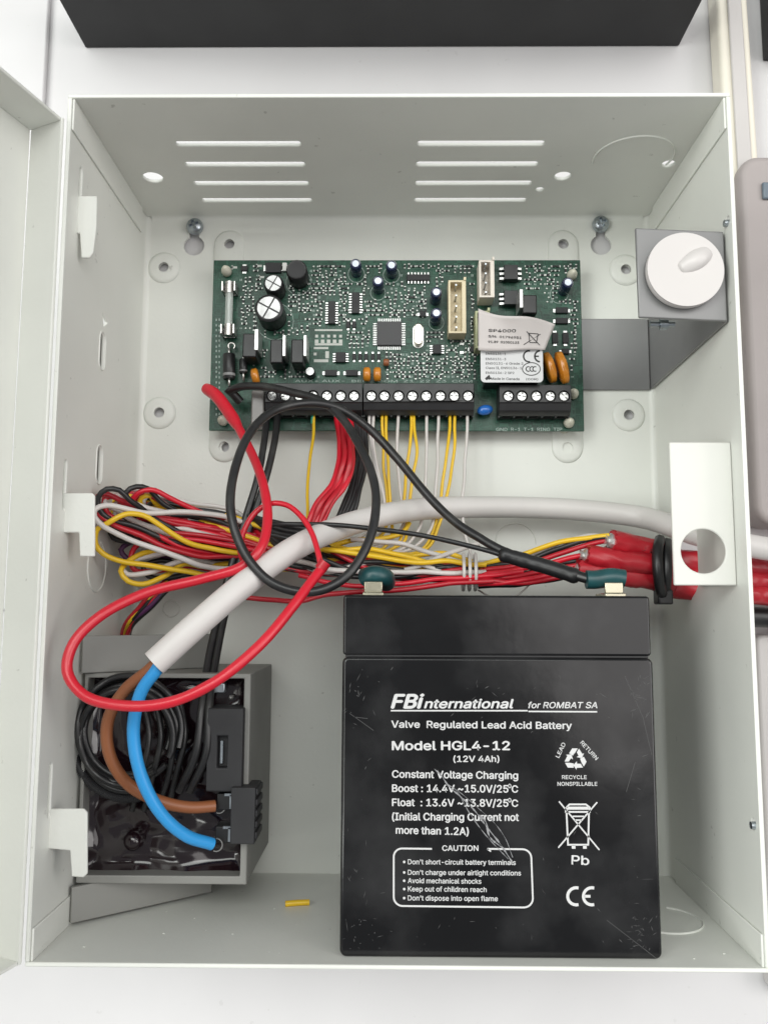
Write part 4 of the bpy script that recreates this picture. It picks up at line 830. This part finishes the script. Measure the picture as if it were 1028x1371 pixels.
# left-hand loops of the slack
def L(pts, z0, z1, tail=True):   # crop coordinates to pixels
    n = len(pts); out = []
    for i, (a, b) in enumerate(pts): out.append((60+a/3.024, 560+b/3.024, z0+(z1-z0)*math.sin(math.pi*i/(n-1))))
    return out
loops = [('black', BLK, [(760,520),(640,520),(520,500),(400,450),(270,410),(225,370),(217,320),(250,287),(300,292),(340,330),(390,360),(440,400),(560,470),(760,540)], 30, 52, 'black core forming the foremost left loop'),
 ('black', BLK, [(760,470),(600,400),(480,350),(420,283),(370,276),(330,300),(345,335),(400,375),(470,420),(600,480),(760,500)], 26, 44, 'black core arching over the top of the slack loops'),
 ('red', RED2, [(790,560),(640,560),(520,530),(380,470),(260,420),(215,380),(208,330),(240,305),(300,330),(380,365),(500,420),(700,450)], 32, 50, 'dark red core looping outermost beside the white hook'),
 ('red', RED, [(780,545),(650,545),(560,520),(470,480),(330,430),(250,380),(240,330),(280,320),(340,368),(450,400),(600,430),(760,455)], 30, 46, 'bright red core looping just inside the foremost black one'),
 ('white', WPVC, [(720,608),(640,600),(560,570),(400,510),(240,440),(206,400),(210,365),(250,350),(330,365),(420,385),(560,378),(700,395)], 34, 54, 'white core sweeping low across the front of the loops'),
 ('yellow', YEL, [(690,635),(560,620),(440,598),(320,580),(240,550),(208,510),(214,450),(250,430),(300,400),(340,385),(400,393),(460,430),(560,490),(640,520),(760,545)], 34, 52, 'yellow core with the largest left loop'),
 ('white', WPVC, [(745,525),(620,500),(480,460),(360,410),(290,370),(240,345),(250,320),(300,320),(400,360),(520,385),(640,400)], 28, 46, 'white core passing through the middle of the left loops'),
 ('yellow', YEL, [(620,372),(500,365),(445,340),(425,312),(390,320),(385,345),(420,365),(520,372),(640,390)], 26, 38, 'yellow core making the small tight upper loop'),
 ('red', RED, [(800,420),(700,400),(600,370),(500,320),(430,290),(380,300),(350,340),(370,380),(440,405),(560,408),(800,440)], 24, 42, 'red core arching at the upper edge of the slack'),
 ('red', RED2, [(800,470),(680,440),(560,400),(460,330),(400,310),(360,330),(380,370),(460,420),(600,455),(800,490)], 22, 38, 'dark red core under the upper arch'),
 ('yellow', YEL, [(640,600),(560,590),(480,640),(400,675),(340,660),(310,620),(330,590),(400,545),(480,540),(600,560)], 26, 44, 'yellow core in the lowest slack loop'),
 ('white', WPVC, [(700,590),(600,572),(500,592),(420,625),(335,632),(314,605),(340,585),(420,560),(520,545),(640,560)], 26, 42, 'white core in the lower slack loop'),
 ('red', RED, [(700,610),(560,600),(440,620),(370,620),(350,590),(355,540),(400,500),(500,520),(640,560)], 22, 36, 'red core in the lower slack loop'),
 ('purple', mat('purple_pvc', (.10, .03, .10), .4), [(640,560),(520,560),(400,590),(330,560),(310,530),(360,500),(480,530),(640,570)], 18, 30, 'dark purple core low in the slack'),
 ('black', BLK, [(760,600),(600,580),(470,520),(330,470),(280,430),(310,400),(400,440),(520,480),(760,510)], 18, 34, 'black core buried low in the slack loops'),
 ('black', BLK, [(720,640),(600,630),(480,650),(420,640),(400,600),(460,575),(600,600),(760,590)], 20, 30, 'black core under the lowest slack loop')]
for col, m, pts, z0, z1, lab in loops:
    pp = L(pts, z0, z1)
    r1, r2 = random.uniform(-8, 14), random.uniform(-14, 6)
    pp = [(430, 752+r1, 30)]+[(360, pp[0][1]*.5+(742+r1)*.5, 32)]+pp+[(360, pp[-1][1]*.5+(735+r2)*.5, 28)]+[(430, 742+r2, 28)]
    wire(col+'_core', pp, .98, m, lab, n=9)
cols = [('red', RED2), ('black', BLK), ('red', RED), ('yellow', YEL), ('white', WPVC)]
# hidden mass of the bundle
for i in range(26):
    col, m = cols[(0, 1, 0, 1, 2, 3, 4, 1, 0, 2)[i % 10]]; s_ = random.uniform(-1, 1); u = random.uniform(-1, 1)
    x0 = 165+random.uniform(0, 90); y0 = 655+30*(s_+1)+20*(x0-165)/90
    v_ = random.uniform(10, 20)
    pts = [(420, 740+12*s_, 16+4*u), (330, 722+22*s_, 16+5*u), (250, 700+20*s_+8, 14+6*u), (x0+22, y0+v_, 14+8*u), (x0, y0+v_*.4, 18+6*u), (x0+12, y0-4, 24+5*u), (250, 690+26*s_+8, 24+7*u), (330, 722+26*s_, 26+7*u), (400, 745+20*s_, 28+8*u), (480, 757+15*s_, 30+8*u), (560, 765+11*s_, 32+7*u), (628, 765+11*s_, 34+6*u), (650, 765+11*s_, 35+6*u)]
    wire(col+'_core', pts, .92, m, 'one of the '+col+' cores packed inside the long horizontal bundle', group=col+' cores in the horizontal bundle', n=8)
for i in range(18):
    col, m = cols[(0, 3, 1, 4, 2, 1, 0, 2, 4, 3, 1, 0)[i % 12]]; cxm = random.uniform(165, 215); cym = 672+38*(i/17)+random.uniform(-4, 4); rr = random.uniform(8, 18); zz = random.uniform(16, 34)
    pts = [(430, 735+random.uniform(0, 26), zz-2), (350, 715+random.uniform(0, 26), zz), (cxm+70, cym+8+rr*.7, zz+3), (cxm+20, cym+rr, zz+4), (cxm-rr, cym+rr*.5, zz+5), (cxm-rr*1.2, cym-rr*.4, zz+4), (cxm, cym-rr*.9, zz+2), (cxm+50, cym-rr*.4+4, zz), (cxm+110, cym+12, zz-2), (350, 710+random.uniform(0, 30), zz-3), (430, 738+random.uniform(0, 26), zz-4)]
    wire(col+'_core', pts, .92, m, 'one of the '+col+' cores tangled between the white hook and the black ring', group=col+' cores tangled at the left', n=8)
# cores between the tie and the stripped sheaths
rt = [('yellow', YEL, [(640,757,38),(690,745,40),(730,732,42),(770,722,44),(815,717,46)]), ('black', BLK, [(640,760,38),(700,752,40),(745,735,42),(790,722,45),(818,719,46)]), ('red', RED2, [(640,764,40),(700,756,42),(750,742,44),(790,728,45),(820,722,46)]),
      ('white', WPVC, [(640,754,36),(700,748,37),(750,727,38),(800,718,42),(818,724,44)]), ('red', RED, [(640,770,42),(710,760,44),(750,750,46),(788,742,47)]), ('black', BLK, [(640,772,40),(700,768,43),(750,755,45),(788,748,46)]),
      ('red', RED2, [(640,776,42),(690,772,44),(740,762,46),(785,755,47)]), ('white', WPVC, [(640,780,40),(700,770,42),(745,763,44),(785,750,44)]), ('red', RED, [(640,782,44),(690,778,46),(740,770,47),(775,764,48)]),
      ('black', BLK, [(640,785,40),(700,782,44),(740,776,46),(775,768,47)]), ('red', RED2, [(560,776,38),(620,775,44),(700,779,46),(750,772,47),(775,768,47)])]
for i, (col, m, pts) in enumerate(rt):
    wire(col+'_core', pts, .92, m, ('uppermost yellow', 'uppermost black', 'uppermost dark red', 'uppermost white', 'upper bright red', 'middle black', 'middle dark red', 'lower white', 'lower bright red', 'lowest black', 'lowest dark red')[i]+' core running from the white wraps to the red sheath ends', n=8)
for i in range(14):
    col, m = cols[(1, 0, 3, 4, 1, 2, 0, 1, 4, 0, 3, 1, 2, 0)[i]]; q = random.uniform
    a_, b_, c_ = q(-16, 22), q(-14, 14), q(-9, 9); zz = q(34, 44)
    wire(col+'_core', [(395, 742+a_*.6, zz-8), (440, 748+a_, zz), (490, 752+b_+a_*.4, zz+2), (545, 758+b_, zz+1), (595, 762+c_+b_*.4, zz), (632, 765+c_, zz-1), (650, 765+c_, zz-2)], .92, m, 'one of the '+col+' cores crossing between the ring and the white wraps', group=col+' cores between ring and wraps', n=8)
# loose ones visible below the white cable in the middle
mid = [('yellow', YEL, [(440,730,34),(500,742,36),(540,744,37),(600,742,38),(632,752,38)], 'yellow core lying along the top of the bundle under the white cable'),
       ('white', WPVC, [(470,722,34),(540,728,36),(570,738,38),(600,748,38),(632,756,38)], 'white core sloping down to the white wraps from above'),
       ('white', WPVC, [(520,768,40),(560,758,42),(590,745,40),(615,735,36),(640,728,30)], 'white core bending up across the bundle beside the wraps'),
       ('red', RED, [(400,770,46),(470,785,46),(560,778,46),(640,772,46),(700,765,44)], 'bright red core lying at the front of the bundle above the battery'),
       ('red', RED2, [(330,800,44),(400,806,46),(440,795,48),(520,790,48),(600,782,46),(660,778,46)], 'lowest dark red core sagging in front of the bundle'),
       ('black', BLK, [(420,745,44),(480,765,44),(550,772,42),(620,770,40)], 'black core along the front of the bundle under the ring'),
       ('black', BLK, [(350,712,44),(400,725,42),(450,745,40),(520,762,40),(600,768,42)], 'black core sloping through the ring onto the bundle'),
       ('yellow', YEL, [(548,700,24),(540,712,26),(520,720,28),(480,722,32),(430,735,34)], 'yellow core turning left just below the white cable'),
       ('red', RED2, [(430,752,40),(500,775,42),(560,770,42),(620,762,42)], 'dark red core crossing behind the lower ring edge'),
       ('thin_white', WPVC, [(640,790,30),(660,800,34),(690,798,34),(712,780,34)], 'thin pale strand curling above the battery')]
for col, m, pts, lab in mid: wire(col+'_core', pts, .9 if col != 'thin_white' else .35, m, lab, n=9)
# tail of cores that drops behind the transformer
for i, (col, m) in enumerate((('red', RED2), ('yellow', YEL), ('black', BLK), ('red', RED), ('purple', MATS['purple_pvc']), ('black', BLK))):
    j = i*3.2
    wire(col+'_core', [(226+j, 775, 22), (208+j, 790, 24), (188+j, 812, 24), (172+j*.7, 830, 22), (165+j*.6, 846, 16), (166+j*.4, 870, 8)], .95, m, ('%s core %s in the tail dropping behind the transformer' % (col, ('leftmost', 'bright', 'middle', 'bright', 'dark', 'rightmost')[i])), n=8)
# dark wires massed inside the ring (black pvc jacket pieces)
for i in range(6):
    s_ = i*5
    wire('black_core', [(330+s_, 690+s_*.6, 30), (370, 700+s_*1.2, 36), (420, 712+s_*1.5, 38), (440, 735+s_, 36), (470, 765, 36)], 1.05, BLK, 'one of the black cores massed inside the black ring', group='black cores massed inside the ring', n=8)

# white wraps round the bundle
for i in range(3):
    x = 620+i*8.0; q = [at(x+2*math.sin(a)*.6, 766-24*math.cos(a), z=36+11*math.sin(a)) for a in np.linspace(0, 2*math.pi, 22)]
    G().tube(q, .62, 8).build('white_wrap', WPVC, origin=tuple(q[0]), label=('leftmost', 'middle', 'rightmost')[i]+' white turn of wire wrapped round the bundle', cat='wire wrap', group='white wraps round the bundle', sharp=60)
# red sheathed cables
RS = mat('red_cable_sheath', (0.40, 0.012, 0.022), 0.36, var=0.18, vscale=3.5, bump=.5, bscale=9)
for i, (s, pts, z, lab) in enumerate((('top', [(818, 724, 46), (850, 731, 44), (888, 740, 42)], 0, 'uppermost red sheathed cable with printed letters'), ('mid', [(785, 744, 47), (830, 751, 47), (888, 759, 44)], 0, 'middle red sheathed cable with a shiny stripped end'), ('low', [(772, 763, 46), (820, 769, 45), (888, 778, 41)], 0, 'lowest red sheathed cable ending by the right battery terminal'))):
    yy = (120.5, 115.2, 110.2)[i]
    P = spline(px(pts)+[np.array((97, yy-1, 36-i)), np.array((108, yy-2, 33)), np.array((130, yy-3, 24)), np.array((175, yy-6, 10))], 1.5)
    t = thing('red_cable', lab, 'cable', tuple(P[0]), None)
    rad = [3.75+.32*mn.noise(Vector((i*9, k*.45, 0))) for k in range(len(P))]
    gj = G().tube(P, rad, 26)
    gj.v = [tuple(np.array(v)+np.array(mn.noise_vector(Vector((v[0]*.35, v[1]*.75, v[2]*.75+i*7))))*.55+np.array(mn.noise_vector(Vector((v[0]*1.1, v[1]*1.6, v[2]*1.6))))*.18) for v in gj.v]
    gj.v = [tuple(np.array(v)+((P[0]-P[1])/np.linalg.norm(P[0]-P[1])*2.2*mn.noise(Vector((k*.9, i*3, 0))) if k < 26 else 0)) for k, v in enumerate(gj.v)]
    gj.build('sheath', RS, t, sharp=75)
    d_ = (P[0]-P[1])/np.linalg.norm(P[0]-P[1])
    foil = G(); 
    foil.rings([(P[0]-d_*1, 2.9), (P[0]+d_*.7, 2.6), (P[0]+d_*1.5, 1.4), (P[0]+d_*2.4, 1.8)], 9); foil.build('foil_end', ALU, t)
    if i == 0:
        text(t, 'ELEC P', (832, 730), (876, 742), 8, 47.2, mat('faded_ink', (.14, .01, .012), .6), bold=.0)
p = at(887, 745, z=46)
zt_ = thing('cable_tie', 'black cable tie round the red cables with its tail hanging down', 'cable tie', (p[0], 104, 40))
gg = G().tube(spline([at(883, 722, z=44), at(880, 735, z=49), at(880, 760, z=51), at(884, 790, z=48), at(888, 798, z=43)], 1), 1.9, 8); gg.build('strap', BLKP, zt_, sharp=60)
gg = G().tube(spline([at(893, 726, z=42), at(892, 742, z=48), at(892, 770, z=49), at(890, 795, z=44)], 1), 1.8, 8); gg.build('strap', BLKP, zt_, sharp=60)
p = at(888, 800, z=44); G().box(p[0]-2.8, p[0]+2.4, p[1]-2.4, p[1]+2.8, 41, 47).build('head', BLKP, zt_, bevel=.7, seg=3)
# black sleeve outside at the right edge
p = at(1020, 825, z=20); G().tube([(p[0]-8, p[1], 16), (p[0]+50, p[1]-3, 12)], 3.8, 14).build('black_cable', BLK, origin=tuple(p), label='black cable outside the cabinet at the right edge under the red ones', cat='cable', sharp=60)

# small yellow offcut and crumbs on the cabinet floor
p = at(382, 1210, y=1.0); q = at(414, 1208, y=1.0)
G().tube([p, (p+q)/2+(0, .1, 0), q], 1.0, 12).build('wire_offcut', YEL, origin=tuple(p), label='short yellow offcut of wire insulation on the cabinet floor', cat='offcut', sharp=60)
gg = G()
for k in range(17):
    x = random.uniform(-95, -25); z = random.uniform(30, 80); 
    if k > 12: x = random.uniform(82, 100)
    s_ = random.uniform(.12, .38); gg.box(x, x+s_*2, .02, s_*.6, z, z+s_)
gg.build('crumbs', BOX, kind='stuff', label='pale crumbs scattered on the cabinet floor')
